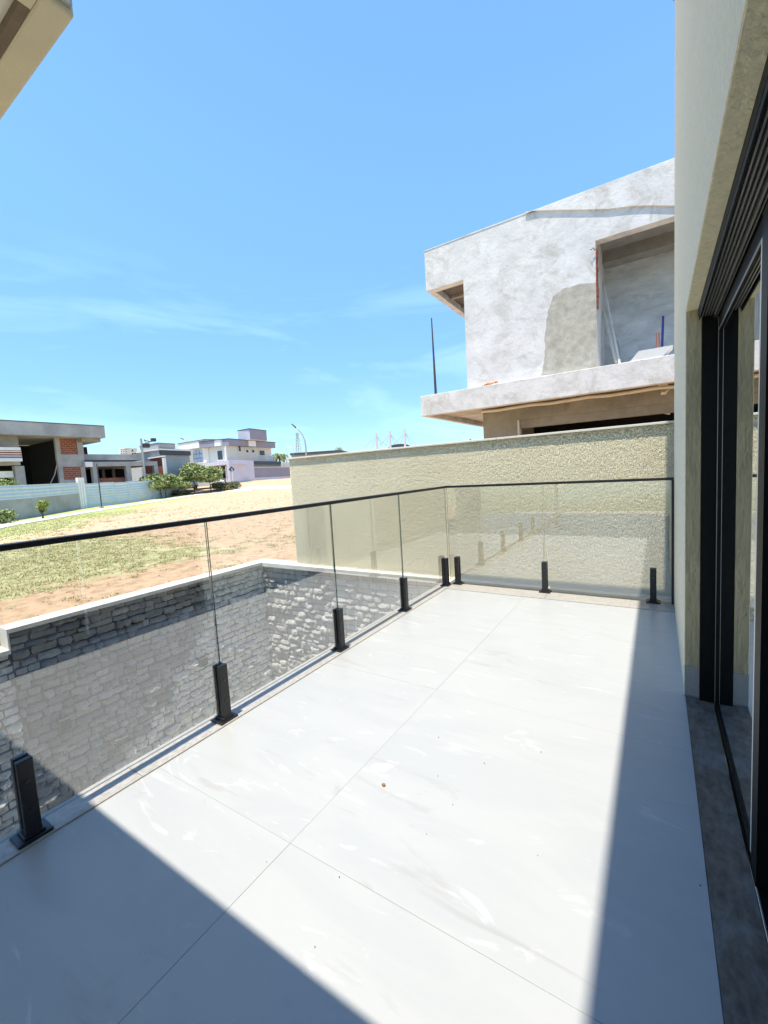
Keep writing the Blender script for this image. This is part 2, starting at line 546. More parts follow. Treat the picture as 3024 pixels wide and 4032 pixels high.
M['brick_far'] = brick_far()
M['pipe'] = mat('yellow_conduit', (0.60, 0.50, 0.27), 0.5, 0.1, 5)
M['cream_pipe'] = mat('cream_pvc_pipe', (0.68, 0.63, 0.52), 0.5, 0.08, 5)
M['wood'] = mat('grey_timber', (0.30, 0.25, 0.2), 0.9, 0.2, 6, stretch=(1, 1, 0.2))
M['white'] = mat('white_paint', (0.76, 0.75, 0.73), 0.7, 0.04, 2, stain=(0.62, 0.6, 0.57), stain_amt=0.3)
M['blue'] = mat('blue_steel_prop', (0.008, 0.01, 0.11), 0.4, 0.05, 5)
M['rust'] = mat('red_brown_prop', (0.22, 0.10, 0.08), 0.6, 0.1, 5)
M['orange'] = mat('orange_hose', (0.7, 0.34, 0.2), 0.5)
M['greyconc'] = mat('far_concrete', (0.36, 0.355, 0.345), 0.9, 0.2, 0.7, bump=0.2, bscale=8, stain=(0.24, 0.235, 0.225), stain_amt=0.5, stain_scale=0.6)
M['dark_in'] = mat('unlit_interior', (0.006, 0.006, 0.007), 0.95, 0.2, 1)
M['lav'] = mat('lavender_render', (0.58, 0.56, 0.62), 0.9, 0.06, 0.6, stain=(0.48, 0.47, 0.53), stain_amt=0.3, stain_scale=0.5)
M['lav_grey'] = mat('mauve_grey_paint', (0.27, 0.26, 0.30), 0.85, 0.08, 0.8)
M['cream'] = mat('cream_house_paint', (0.66, 0.63, 0.54), 0.9, 0.05, 0.8)
M['grey_h'] = mat('grey_house_paint', (0.37, 0.375, 0.375), 0.9, 0.08, 0.9)
M['navy'] = mat('dark_slate_fascia', (0.05, 0.055, 0.075), 0.6)
M['winglass'] = mat('window_glass', (0.03, 0.035, 0.045), 0.08, 0.1, 3)
M['bluewin'] = mat('blue_curtained_glass', (0.30, 0.38, 0.52), 0.12, 0.2, 2)
M['corr'] = corrugated_mat('pale_blue_metal_sheet', (0.50, 0.58, 0.61))
M['blockwall'] = mat('grey_block_wall', (0.34, 0.34, 0.33), 0.95, 0.2, 0.8, bump=0.3, bscale=9, stain=(0.22, 0.22, 0.21), stain_amt=0.6, stain_scale=0.5)
M['path'] = mat('pale_pavement', (0.60, 0.575, 0.53), 0.9, 0.1, 1.5, stain=(0.48, 0.46, 0.41), stain_amt=0.3)
M['ground'] = ground_mat()
M['grassblade'] = leaf_mat('grass_blades', (0.19, 0.22, 0.07), (0.62, 0.55, 0.30))
M['leaf'] = leaf_mat('tree_leaves', (0.13, 0.185, 0.055), (0.42, 0.47, 0.20))
M['leaf_y'] = leaf_mat('yellow_green_leaves', (0.20, 0.27, 0.05), (0.42, 0.46, 0.13))
M['leaf_d'] = leaf_mat('dark_bush_leaves', (0.08, 0.105, 0.04), (0.22, 0.25, 0.11))
M['bark'] = mat('bark', (0.09, 0.075, 0.06), 0.95, 0.25, 8)
M['steel'] = mat('galvanised_steel', (0.35, 0.37, 0.38), 0.5, 0.08, 5, metal=0.3)
M['steel_dark'] = mat('dark_metal', (0.05, 0.04, 0.045), 0.6)
M['carpaint'] = mat('white_car_paint', (0.78, 0.78, 0.78), 0.2, 0.02, 3)
M['rubber'] = mat('tyre_rubber', (0.02, 0.02, 0.02), 0.8)
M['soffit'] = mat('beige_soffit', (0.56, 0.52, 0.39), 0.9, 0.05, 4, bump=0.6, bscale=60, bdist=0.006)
M['white_ceiling'] = mat('white_ceiling', (0.8, 0.78, 0.74), 0.85, 0.02, 3)
M['fascia_grey'] = mat('weathered_grey_fascia', (0.38, 0.38, 0.36), 0.9, 0.35, 9, bump=0.4, stain=(0.15, 0.15, 0.15), stain_amt=0.6, stain_scale=5)
M['room'] = mat('room_wall_paint', (0.30, 0.29, 0.27), 0.9, 0.03, 2)
M['debris'] = mat('brown_debris', (0.22, 0.12, 0.06), 0.8)
M['recess_shade_strip'] = mat('brown_recess_shade', (0.15, 0.12, 0.09), 0.9, 0.15, 8)  # brown stands in for shade on the recess side; eave soffit shares it
M['box_grey'] = mat('dark_grey_box', (0.03, 0.03, 0.03), 0.9)
M['rope'] = mat('dark_rope', (0.1, 0.09, 0.08), 0.9)

# ------------------------------------------------------------------ terrain
_cp = [at_depth(80, 2045, 27), at_depth(340, 2000, 35.7), at_depth(600, 1962, 46.6), at_depth(760, 1935, 54), at_depth(918, 1899, 61),
       at_depth(1137, 1884, 70), at_depth(0, 2072, 21.5), at_depth(600, 1976, 41.5), at_depth(1137, 1918, 52),
       Vector((-5.6, 1.4, -0.03)), Vector((-5.6, 4.9, -0.03)), Vector((-5.6, 12, 0.0)), Vector((0, 9, -0.05)), Vector((20, 20, 0.1)),
       Vector((-60, 90, 2.0)), Vector((-90, 50, 1.2)), Vector((-90, 0, -0.3)), Vector((-50, -40, -0.6)), Vector((-5.6, -12, -0.35)),
       Vector((20, 90, 2.0)), Vector((30, -30, -0.4))]


def _phi(r):
    return np.where(r > 1e-9, r * r * np.log(np.maximum(r, 1e-9)), 0.0)


_P = np.array([[p.x, p.y] for p in _cp]); _Z = np.array([p.z for p in _cp]); _N = len(_cp)
_K = _phi(np.linalg.norm(_P[:, None] - _P[None], axis=2)) + np.eye(_N) * 4.0
_Q = np.hstack([np.ones((_N, 1)), _P])
_sol = np.linalg.solve(np.block([[_K, _Q], [_Q.T, np.zeros((3, 3))]]), np.concatenate([_Z, [0, 0, 0]]))


def terrain(X, Y):
    X = np.asarray(X, float); Y = np.asarray(Y, float)
    r = np.hypot(X, Y); k = np.minimum(1, 95 / np.maximum(r, 1e-6))
    X = X * k; Y = Y * k
    R_ = np.sqrt((X[..., None] - _P[:, 0]) ** 2 + (Y[..., None] - _P[:, 1]) ** 2)
    z = (_phi(R_) * _sol[:_N]).sum(-1) + _sol[_N] + _sol[_N + 1] * X + _sol[_N + 2] * Y
    near = np.clip((-X - 5.6) / 5.0, 0, 1)
    near = np.where(Y > 4.8, np.clip((Y - 4.8) / 5.0 + near, 0, 1), near)
    z0 = -0.035 - 0.20 / (1 + np.exp((Y - 1.15) * 14))
    return z0 * (1 - near) + z * near


def tz(x, y): return float(terrain(np.array([x]), np.array([y]))[0])


def vnoise(X, Y, s, seed=0.0):
    """smooth value noise, vectorised"""
    X = X * s + seed * 17.3; Y = Y * s - seed * 9.1
    xi = np.floor(X); yi = np.floor(Y); xf = X - xi; yf = Y - yi
    u = xf * xf * (3 - 2 * xf); v = yf * yf * (3 - 2 * yf)

    def h(a, b):
        q = np.sin(a * 127.1 + b * 311.7 + seed * 74.7) * 43758.5453
        return q - np.floor(q)
    return (h(xi, yi) * (1 - u) + h(xi + 1, yi) * u) * (1 - v) + (h(xi, yi + 1) * (1 - u) + h(xi + 1, yi + 1) * u) * v


def terr_at(px, py, dmin=8, dmax=140):
    """first point where the viewing ray meets the terrain"""
    d = ray(px, py)
    prev = None
    for k in range(700):
        D = dmin * (dmax / dmin) ** (k / 699)
        p = EYE + d * D
        if p.z <= tz(p.x, p.y): return p
    return EYE + d * dmax


pavement = [terr_at(-250, 2125), terr_at(0, 2074), terr_at(250, 2032), terr_at(420, 2004), terr_at(600, 1976), terr_at(760, 1951), terr_at(900, 1936), terr_at(1000, 1930)]


def path_dist(X, Y):
    best = np.full(np.shape(X), 1e9)
    for a, b in zip(pavement[:-1], pavement[1:]):
        ex, ey = b.x - a.x, b.y - a.y
        t = np.clip(((X - a.x) * ex + (Y - a.y) * ey) / (ex * ex + ey * ey), 0, 1)
        best = np.minimum(best, np.hypot(X - a.x - t * ex, Y - a.y - t * ey))
    return best


def cover(X, Y):
    """how much grass grows at a spot (0 bare soil .. 1 grass)"""
    X = np.asarray(X, float); Y = np.asarray(Y, float)
    n_ = 0.5 * vnoise(X, Y, 0.16, 1) + 0.3 * vnoise(X, Y, 0.5, 2) + 0.2 * vnoise(X, Y, 1.6, 3)
    d = -X - 5.6                                   # metres beyond the retaining wall
    t = Y - 0.35 * d
    # bare strip by the coping, grass belt, bare sandy track rising to the right, green verge along the pavement
    band = np.exp(-((d - 5.2) / 3.1) ** 2) * 1.0 - np.exp(-(d / 0.95) ** 2) * 0.55
    vx, vy = -math.sin(YAW), math.cos(YAW)
    D = X * vx + Y * vy
    lat = X * math.cos(YAW) + Y * math.sin(YAW)
    px = lat / np.maximum(D, 0.5)                  # lateral bearing, used as a field coordinate
    far_green = np.clip((-px - 0.42) / 0.35, 0, 1) * 0.55
    wallpatch = np.exp(-((X + 6.2) / 2.0) ** 2 - ((Y - 7.2) / 1.8) ** 2) * 0.7
    verge = np.clip((D - 16) / 10, 0, 1) * np.clip((-px - 0.25) / 0.2, 0, 1) * 0.35
    c = -0.26 - 0.55 * np.clip((D - 9) / 5, 0, 1) * np.clip((px + 0.75) / 0.25, 0, 1) + band * 0.80 + far_green + wallpatch + verge + np.exp(-(path_dist(X, Y) / 3.2) ** 2) * 0.95 + (n_ - 0.5) * 1.9
    return np.clip(c + 0.15, 0, 1)


def axis(parts):
    out = []
    for a, b, st in parts: out += list(np.arange(a, b, st))
    return np.array(sorted(set(np.round(out, 4))))


gx = axis([(-2600, -400, 440), (-400, -100, 60), (-100, -56, 4), (-56, -26, 0.8), (-26, -5.7, 0.3), (-5.602, -5.6, 1), (-5.0, 20, 2.5), (20, 100, 16), (100, 2600, 500)])
gy = axis([(-2600, -100, 500), (-100, -12, 11), (-12, 4.6, 0.3), (4.86, 4.87, 1), (5.1, 26, 0.3), (26, 60, 0.8), (60, 110, 5), (110, 400, 60), (400, 2600, 440)])
GX, GY = np.meshgrid(gx, gy, indexing='ij')
GZ = terrain(GX, GY)
cov = cover(GX, GY)
nx, ny = GX.shape
idx = np.arange(nx * ny).reshape(nx, ny)
keep = ~((GX[:-1, :-1] >= -5.605) & (GY[:-1, :-1] < 4.85))
keep &= ~((GX[:-1, :-1] >= -5.605) & (GY[1:, 1:] < 4.86))
q = np.stack([idx[:-1, :-1][keep], idx[1:, :-1][keep], idx[1:, 1:][keep], idx[:-1, 1:][keep]], 1)
me = bpy.data.meshes.new('ground')
me.vertices.add(nx * ny)
me.vertices.foreach_set('co', np.stack([GX, GY, GZ], -1).reshape(-1, 3).ravel())
me.loops.add(q.size)
me.loops.foreach_set('vertex_index', q.ravel())
me.polygons.add(len(q))
me.polygons.foreach_set('loop_start', np.arange(len(q)) * 4)
me.polygons.foreach_set('loop_total', np.full(len(q), 4))
me.update(calc_edges=True)
at_ = me.attributes.new('cover', 'FLOAT', 'POINT')
at_.data.foreach_set('value', cov.ravel())
al_ = me.attributes.new('lush', 'FLOAT', 'POINT')
al_.data.foreach_set('value', np.exp(-(path_dist(GX, GY) / 3.6) ** 2).ravel())
me.polygons.foreach_set('use_smooth', np.ones(len(q), bool))
me.materials.append(M['ground'])
g = bpy.data.objects.new('ground', me)
COL.objects.link(g)
tag(g, 'sandy field of bare orange soil with patchy dry grass beyond the retaining wall', kind='structure')


def ribbon(name, pts, w, mat_, lift, label, th=0.06):
    """a strip draped over the terrain"""
    P = [Vector((p[0], p[1], 0)) for p in pts]
    fine = []
    for a, b in zip(P[:-1], P[1:]):
        k = max(2, int((b - a).length / 1.2))
        fine += [a.lerp(b, i / k) for i in range(k)]
    fine.append(P[-1])
    vs, fs = [], []
    for i, p in enumerate(fine):
        d = (fine[min(i + 1, len(fine) - 1)] - fine[max(0, i - 1)]).normalized()
        nrm = Vector((-d.y, d.x, 0))
        for sgn in (-1, 1):
            v = p + nrm * sgn * w / 2
            z = tz(v.x, v.y) + lift
            vs += [(v.x, v.y, z), (v.x, v.y, z - th)]
    for i in range(len(fine) - 1):
        a = i * 4; b = a + 4
        fs += [(a, b, b + 2, a + 2), (a + 1, a, a + 2, a + 3) if i == 0 else (a, a + 1, b + 1, b), (a + 2, b + 2, b + 3, a + 3)]
    o = MB().add(vs, fs).build(name, mat_)
    return tag(o, label, kind='structure')




ribbon('pavement', pavement, 1.5, M['path'], 0.045, 'pale concrete pavement running along the far side of the field')
street = [terr_at(930, 1926), terr_at(1040, 1921), terr_at(1137, 1919), terr_at(1250, 1917)]
ribbon('road', street, 3.2, M['path'], 0.035, 'pale dusty road beyond the pavement near the dividing wall')

# grass tufts on the near field: one object nobody could count
NT = 76000
dd = rng.random(NT) ** 1.6 * 26
tx = -5.75 - dd
ty = rng.uniform(-4, 9, NT) + dd * rng.uniform(-0.15, 1.35, NT)
cv = cover(tx, ty) + (vnoise(tx, ty, 5, 5) - 0.5) * 1.1
ok = (cv > 0.42) & (rng.random(NT) < np.clip(cv * 1.1, 0.15, 1))
tx, ty = tx[ok], ty[ok]
tzv = terrain(tx, ty)
nb = 5
n_t = len(tx)
base = np.repeat(np.stack([tx, ty, tzv], 1), nb, 0)
ang = rng.random(n_t * nb) * 2 * np.pi
far = np.repeat(np.clip((-tx - 5.6) / 14, 0, 1), nb)
h_ = rng.uniform(0.008, 0.036, n_t * nb) * (1 + 0.5 * far)
lean = rng.uniform(0.015, 0.07, n_t * nb) * (1 + 0.3 * far)
wd = rng.uniform(0.003, 0.007, n_t * nb) * (1 + 1.0 * far)
ro = rng.random(n_t * nb) * 0.06
dx, dy = np.cos(ang), np.sin(ang)
bx_ = base[:, 0] + dx * ro; by_ = base[:, 1] + dy * ro
v0 = np.stack([bx_ - dy * wd, by_ + dx * wd, base[:, 2] - 0.004], 1)
v1 = np.stack([bx_ + dy * wd, by_ - dx * wd, base[:, 2] - 0.004], 1)
v2 = np.stack([bx_ + dx * lean, by_ + dy * lean, base[:, 2] + h_], 1)
V = np.stack([v0, v1, v2], 1).reshape(-1, 3)
me = bpy.data.meshes.new('grass')
me.vertices.add(len(V)); me.vertices.foreach_set('co', V.ravel())
nf = len(V) // 3
me.loops.add(nf * 3); me.loops.foreach_set('vertex_index', np.arange(nf * 3))
me.polygons.add(nf); me.polygons.foreach_set('loop_start', np.arange(nf) * 3); me.polygons.foreach_set('loop_total', np.full(nf, 3))
me.update(calc_edges=True)
me.materials.append(M['grassblade'])
go = bpy.data.objects.new('grass', me); COL.objects.link(go)
tag(go, 'short dry green and straw coloured grass growing in patches over the sandy field', 'grass', kind='stuff')

# clods and pebbles strewn over the bare soil
mb = MB()
rc = random.Random(31)
for _ in range(900):
    d_ = rc.random() ** 1.5 * 22
    x = -5.75 - d_; y = rc.uniform(-3, 8) + d_ * rc.uniform(0, 1.2)
    z = tz(x, y); s_ = rc.uniform(0.008, 0.028) * (1 + d_ / 12)
    P_ = [(x + s_ * rc.uniform(.6, 1.2) * a, y + s_ * rc.uniform(.6, 1.2) * b, z - .003) for a, b in ((-1, -1), (1, -1), (1, 1), (-1, 1))]
    mb.add(P_ + [(x + rc.uniform(-.3, .3) * s_, y, z + s_ * rc.uniform(.5, 1.0))], [(0, 1, 4), (1, 2, 4), (2, 3, 4), (3, 0, 4)])
tag(mb.build('soil_clods', mat('dry_clods', (0.36, 0.22, 0.13), 0.95, 0.3, 4)), 'small dry clods and pebbles strewn over the bare orange soil of the field', 'clods', kind='stuff')

# ------------------------------------------------------------------ balcony floor (tiles laid one by one)
XW = 0.122            # face of the house wall
XI, XO = -1.96, -2.11   # inner and outer edge of the granite sill
YI, YO = 4.215, 4.49
fl = bxo('balcony_floor', M['grout'], None, XO + 0.004, XW + 0.0045, -3.0, YO - 0.004, -0.30, -0.0017)
tag(fl, 'balcony floor slab under large pale porcelain tiles', kind='structure')
jx = [XI, -1.1135, XW + 0.004]
jy = [-2.67, -1.455, -0.24, 0.975, 2.19, 3.405, YI]
G = 0.0005
for i in range(len(jx) - 1):
    for j in range(len(jy) - 1):
        x0, x1, y0, y1 = jx[i] + G, jx[i + 1] - G, jy[j] + G, jy[j + 1] - G
        dz = random.uniform(-0.0004, 0.0004)
        o = MB().box(x0, x1, y0, y1, -0.0016, dz).build('floor_tile', M['tile'], fl, bevel=0.0004)
# granite sill stones around the edge
for (y0, y1) in [(-2.6, -0.9), (-0.9, 0.9), (0.9, 2.55), (2.55, YO)]:
    bxo('sill_stone', M['granite'], fl, XO, XI - 0.0004, y0 + 0.001, y1 - 0.001, -0.03, 0.006, bevel=0.002)
for (x0, x1) in [(XI, -0.93), (-0.93, XW - 0.002)]:
    bxo('sill_stone', M['granite'], fl, x0 + 0.001, x1 - 0.001, YI + 0.001, YO, -0.03, 0.006, bevel=0.002)
# outer face of the slab towards the sunken patio
bxo('slab_edge', M['coping'], fl, XO - 0.012, XO + 0.003, -2.6, YO - 0.004, -0.30, -0.002)

# ------------------------------------------------------------------ glass railing
XR, YR = -2.020, 4.44
rail = empty('glass_railing', (XR, YR, 0), 'frameless glass railing with thin black handrail around the balcony edge', 'railing')
ZR = 1.115
gl_top = ZR - 0.012
for (y0, y1) in [(-1.6, 0.35 - 1.0), (-0.64, 1.374), (1.384, 2.402), (2.412, 3.386), (3.396, YR - 0.02)]:
    o = bxo('glass_panel', [M['glass'], M['glass_edge']], rail, XR - 0.005, XR + 0.005, y0, y1, 0.045, gl_top)
    o.data.polygons.foreach_set('material_index', [1, 1, 1, 0, 1, 0])
for (x0, x1) in [(XR + 0.012, -0.972), (-0.960, XW - 0.022)]:
    o = bxo('glass_panel', [M['glass'], M['glass_edge']], rail, x0, x1, YR - 0.005, YR + 0.005, 0.045, gl_top)
    o.data.polygons.foreach_set('material_index', [1, 1, 0, 1, 0, 1])
hr = MB()
hr.box(XR - 0.021, XR + 0.021, -1.7, YR + 0.021, ZR - 0.013, ZR + 0.011)
hr.box(XR + 0.0212, XW - 0.004, YR - 0.021, YR + 0.021, ZR - 0.013, ZR + 0.011)
hr.build('handrail', M['black'], rail, bevel=0.003)
bxo('end_channel', M['black'], rail, XW - 0.020, XW - 0.002, YR - 0.014, YR + 0.014, 0.006, ZR - 0.0135, bevel=0.001)


# polished panel edges catch the light as thin lines at the seams


def spigot(loc, face):
    """face: 'x' = screws face +x (long side of the rail), 'y' = screws face -y"""
    x, y = loc
    c = (lambda a0, a1, b0, b1, z0, z1, mb: mb.box(x + a0, x + a1, y + b0, y + b1, z0, z1)) if face == 'x' else \
        (lambda a0, a1, b0, b1, z0, z1, mb: mb.box(x + b0, x + b1, y - a1, y - a0, z0, z1))
    mb = MB()
    c(0.008, 0.034, -0.025, 0.025, 0.018, 0.318, mb)
    c(-0.034, -0.008, -0.025, 0.025, 0.018, 0.318, mb)
    c(-0.0079, 0.0079, -0.0245, 0.0245, 0.018, 0.044, mb)
    o = mb.build('spigot', M['black'], rail, bevel=0.003)
    mb = MB()
    c(-0.052, 0.050, -0.055, 0.055, 0.006, 0.018, mb)
    mb.build('base_plate', M['black'], o, bevel=0.004)
    mb = MB()
    c(-0.040, 0.040, -0.034, 0.034, 0.0181, 0.030, mb)
    mb.build('cover_collar', M['black'], o, bevel=0.003)
    for zz in (0.235, 0.120):
        mb = MB()
        a = (x + 0.0338, y, zz) if face == 'x' else (x, y - 0.0338, zz)
        b = (x + 0.0368, y, zz) if face == 'x' else (x, y - 0.0368, zz)
        mb.tube([a, b], 0.0085, 12)
        mb.build('screw', M['screw'], o)
    return o


for yy in (0.512, 1.379, 2.407, 3.391, 4.335): spigot((XR, yy), 'x')
for xx in (-1.915, -0.966, -0.034): spigot((xx, YR), 'y')

ZB_PIT = -2.99
# ------------------------------------------------------------------ our house: wall, door, roof edge
house = empty('balcony_house', (0.6, 2.7, 0), 'beige textured house wall with sliding door opening onto the balcony', 'house')
YE = 4.485            # far end of the wall
YJ = 2.74             # door jamb
ZH = 2.03             # underside of the lintel
ZT = 4.90
mb = MB()
mb.box(XW, 0.30, YJ, YE, -0.3, ZH)
mb.build('wall_pier', [M['paint_fine']], house)
bxo('lintel_wall', M['paint_fine'], house, XW, 0.30, -3.0, YE, ZH, ZT)
# combed plaster lining of the reveal
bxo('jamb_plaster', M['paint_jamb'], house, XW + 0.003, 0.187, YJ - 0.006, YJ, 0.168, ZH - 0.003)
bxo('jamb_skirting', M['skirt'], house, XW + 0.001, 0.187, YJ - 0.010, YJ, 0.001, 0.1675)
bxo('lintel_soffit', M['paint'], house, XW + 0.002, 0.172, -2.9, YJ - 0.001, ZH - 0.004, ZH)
bxo('door_sill_stone', M['granite_dark'], house, XW + 0.005, 0.244, -2.9, YJ - 0.011, -0.03, -0.002, bevel=0.002)
# room behind: floor, walls, ceiling
mb = MB()
mb.box(0.47, 4.6, -3.0, 4.4, -0.05, -0.012)
mb.box(4.6, 4.7, -3.0, 4.4, -0.05, 2.6)
mb.box(0.47, 4.6, 4.4, 4.48, -0.05, 2.6)
mb.box(0.30, 4.6, -3.1, -3.0, -0.05, 2.6)
mb.box(0.301, 4.7, -3.1, 4.48, 2.6, 2.7)
mb.box(0.47, 0.55, 2.78, 4.4, -0.012, 2.6)
mb.box(0.47, 0.55, -3.0, 2.78, 2.06, 2.6)
mb.build('room', M['room'], house)
# roof edge, with unseen overhang and upper floor slab set to shade the floor
bxo('roof_eave', M['fascia_grey'], house, -0.086, 4.8, -3.2, 3.36, ZT, ZT + 0.12)
bxo('roof_trim', M['fascia_grey'], house, XW - 0.012, 4.8, 3.3605, YE + 0.01, ZT - 0.005, ZT + 0.10)
bxo('upper_slab', M['soffit'], house, -2.30, XW - 0.001, -3.2, -0.042, 2.78, 3.0)

door = bxo('sliding_door', M['blackframe'], house, 0.1875, 0.465, YJ - 0.035, YJ - 0.0001, -0.001, ZH - 0.041)
# frame head: flat body with running ribs (three sliding lanes)
bxo('frame_head', M['blackframe'], door, 0.1725, 0.465, -2.9, YJ - 0.001, ZH - 0.04, ZH - 0.001)
for k, (a, b, d_, mt) in enumerate([(0.1735, 0.179, 0.062, 'blackframe'), (0.186, 0.1905, 0.052, 'alu'), (0.1975, 0.202, 0.052, 'alu'), (0.209, 0.2135, 0.052, 'alu'),
                                    (0.2205, 0.225, 0.052, 'alu'), (0.232, 0.235, 0.070, 'alu_pale'), (0.241, 0.244, 0.070, 'alu_pale'), (0.345, 0.35, 0.07, 'blackframe')]):
    bxo('head_rib', M[mt], door, a, b, -2.9, YJ - 0.0355, ZH - d_, ZH - 0.0402)
# sill track
bxo('bottom_track', M['blackframe'], door, 0.2505, 0.465, -2.9, YJ - 0.0355, -0.03, -0.006)
bxo('track_lip', M['alu_pale'], door, 0.2445, 0.2495, -2.9, 1.55, -0.03, 0.004, bevel=0.001)
# the closed leaf of glass at the far side of the opening
X0, X1 = 0.253, 0.290
bxo('far_stile', M['blackframe'], door, X0 - 0.004, X1, 2.655, YJ - 0.036, 0.001, ZH - 0.071)
bxo('near_stile', M['blackframe'], door, X0 - 0.006, X1 + 0.01, 1.555, 1.640, 0.001, ZH - 0.071)
bxo('top_rail', M['blackframe'], door, X0 - 0.002, X1, 1.6405, 2.6545, ZH - 0.135, ZH - 0.071)
bxo('top_rail_edge', M['alu'], door, X0 - 0.0045, X0 - 0.0021, 1.6405, 2.6545, ZH - 0.139, ZH - 0.131)
bxo('bottom_rail', M['blackframe'], door, X0 - 0.002, X1, 1.6405, 2.6545, 0.001, 0.030)
bxo('glazing_bead', M['bead'], door, X0 - 0.005, X0 + 0.006, 1.641, 1.662, 0.031, ZH - 0.136)
bxo('door_pane', M['doorglass'], door, X0 + 0.004, X0 + 0.010, 1.6625, 2.6545, 0.0305, ZH - 0.1355)
# rubber sill strip between the leaf and the stone
# dark handle strip
bxo('far_gasket', M['alu'], door, X0 - 0.0065, X0 - 0.0041, 2.66, 2.663, 0.02, ZH - 0.08)

bxo('rear_wing_wall', M['paint_fine'], house, -4.7, XW - 0.0005, -3.6, -2.08, 3.001, ZT)
bxo('rear_wing_base', M['paint_fine'], house, -4.7, -2.301, -3.6, -2.08, ZB_PIT, 3.0)

# corner canopy of the house wing seen overhead at the left
t_ = 2.6
cx1, cy1, cz = -1.038 * t_, 0.516 * t_, 1.3 + t_
can = empty('roof_canopy', (cx1 - 1, cy1 - 1, cz), 'beige soffit corner of the overhanging roof with a recessed white panel', 'roof overhang')
x_in, y_in = -1.092 * t_, 0.457 * t_
bxo('soffit_front', M['soffit'], can, cx1 - 1.9, cx1, y_in, cy1, cz, cz + 0.24, bevel=0.015)
bxo('soffit_side', M['soffit'], can, x_in, cx1 - 0.001, cy1 - 3.4, y_in - 0.0005, cz + 0.0005, cz + 0.24)
bxo('soffit_end', M['soffit'], can, cx1 - 1.9, cx1 - 1.72, cy1 - 3.4, y_in - 0.0005, cz + 0.0005, cz + 0.24)
bxo('recess_shade_strip', M['recess_shade_strip'], can, cx1 - 1.7185, x_in - 0.0005, y_in - 0.045, y_in - 0.0005, cz + 0.004, cz + 0.0545)  # added strip that carries the shade of the recess side face
bxo('recessed_panel', M['white_ceiling'], can, cx1 - 1.719, x_in - 0.0005, cy1 - 3.4, y_in - 0.0005, cz + 0.055, cz + 0.2)
bxo('fascia', M['fascia_grey'], can, cx1 + 0.0005, cx1 + 0.03, cy1 - 3.4, cy1 - 0.02, cz + 0.03, cz + 0.5)

# small litter on the tiles
p = on_z(1511, 3094, 0)
mb = MB()
ring = [(p.x + math.cos(a) * 0.009 * random.uniform(.8, 1.2), p.y + math.sin(a) * 0.0075 * random.uniform(.8, 1.2)) for a in [k * 2 * math.pi / 9 for k in range(9)]]
mb.prism(ring, 0.001, 0.007)
tag(mb.build('pebble', M['debris'], None, bevel=0.002), 'tiny brown crumb lying on the sunlit floor tiles', 'pebble')
mb = MB()
for (a, b) in [(1593, 2590), (1724, 3057), (1727, 2904), (1783, 3170), (1680, 3286), (1907, 3006), (2130, 2962), (1336, 3455), (2117, 3370), (1620, 2588), (2757, 3488), (2483, 2579), (1050, 3395), (1240, 3730)]:
    p = on_z(a, b, 0)
    r_ = random.uniform(0.0010, 0.0022)
    mb.prism([(p.x + math.cos(k * 1.26) * r_ * random.uniform(.7, 1.5), p.y + math.sin(k * 1.26) * r_) for k in range(5)], 0.0008, 0.003)
tag(mb.build('grit', M['rope'], None), 'scattered dark specks of grit on the balcony tiles', 'grit', kind='stuff')

# ------------------------------------------------------------------ split-stone retaining walls of the sunken patio
def stone_mesh(seed, flat=False):
    """unit block (1 x 1 in u,v) with a chipped, uneven front reaching w = 1"""
    r = random.Random(seed)
    nu, nv = 4, 3
    vs = []
    for j in range(nv + 1):
        for i in range(nu + 1):
            u = i / nu - 0.5; v = j / nv - 0.5
            edge = (i in (0, nu)) or (j in (0, nv))
            corner = (i in (0, nu)) and (j in (0, nv))
            if flat:
                w = 0.92 + r.uniform(-.04, .04) - (0.2 if edge else 0)
            else:
                w = r.uniform(0.5, 1.0) if not edge else r.uniform(0.25, 0.7)
                if j == 1 and not edge: w = r.uniform(0.8, 1.0)
                if j == 0 and not corner: w = r.uniform(0.45, 0.9)
                if j == nv and not corner: w = r.uniform(0.1, 0.6)
                if corner: w = r.uniform(0.05, 0.5)
            ju = r.uniform(-.05, .05) if 0 < i < nu else (r.uniform(0, .055) * (1 if i == 0 else -1))
            jv = r.uniform(-.07, .07) if 0 < j < nv else (r.uniform(0, .13) * (1 if j == 0 else -1))
            if corner: ju *= 1.8; jv *= 1.5
            vs.append((u + ju, v + jv, w))
    nn = (nu + 1) * (nv + 1)
    border = [i for i in range(nu + 1)] + [(j + 1) * (nu + 1) - 1 for j in range(1, nv + 1)] + [nv * (nu + 1) + i for i in range(nu - 1, -1, -1)] + [j * (nu + 1) for j in range(nv - 1, 0, -1)]
    for b in border: vs.append((vs[b][0], vs[b][1], -0.4))
    fs = []
    for j in range(nv):
        for i in range(nu):
            a = j * (nu + 1) + i
            if r.random() < .5: fs += [(a, a + 1, a + nu + 2), (a, a + nu + 2, a + nu + 1)]
            else: fs += [(a, a + 1, a + nu + 1), (a + 1, a + nu + 2, a + nu + 1)]
    nb_ = len(border)
    for k in range(nb_): fs.append((border[k], nn + k, nn + (k + 1) % nb_, border[(k + 1) % nb_]))
    return vs, fs


def mk_stone(k, axis_, flat=False):
    vs, fs = stone_mesh(k, flat)
    # axis 'x': u->-y? wall faces +x ; axis 'y': wall faces -y
    if axis_ == 'x': vv = [(w, u, v) for u, v, w in vs]
    else: vv = [(u, -w, v) for u, v, w in vs]
    me = bpy.data.meshes.new('stone')
    me.from_pydata(vv, [], fs)
    me.materials.append(M['stone'])
    me.update()
    return me


VAR = {a: [mk_stone(k * 7 + 1, a) for k in range(22)] + [mk_stone(k * 5 + 900, a, True) for k in range(6)] for a in 'xy'}


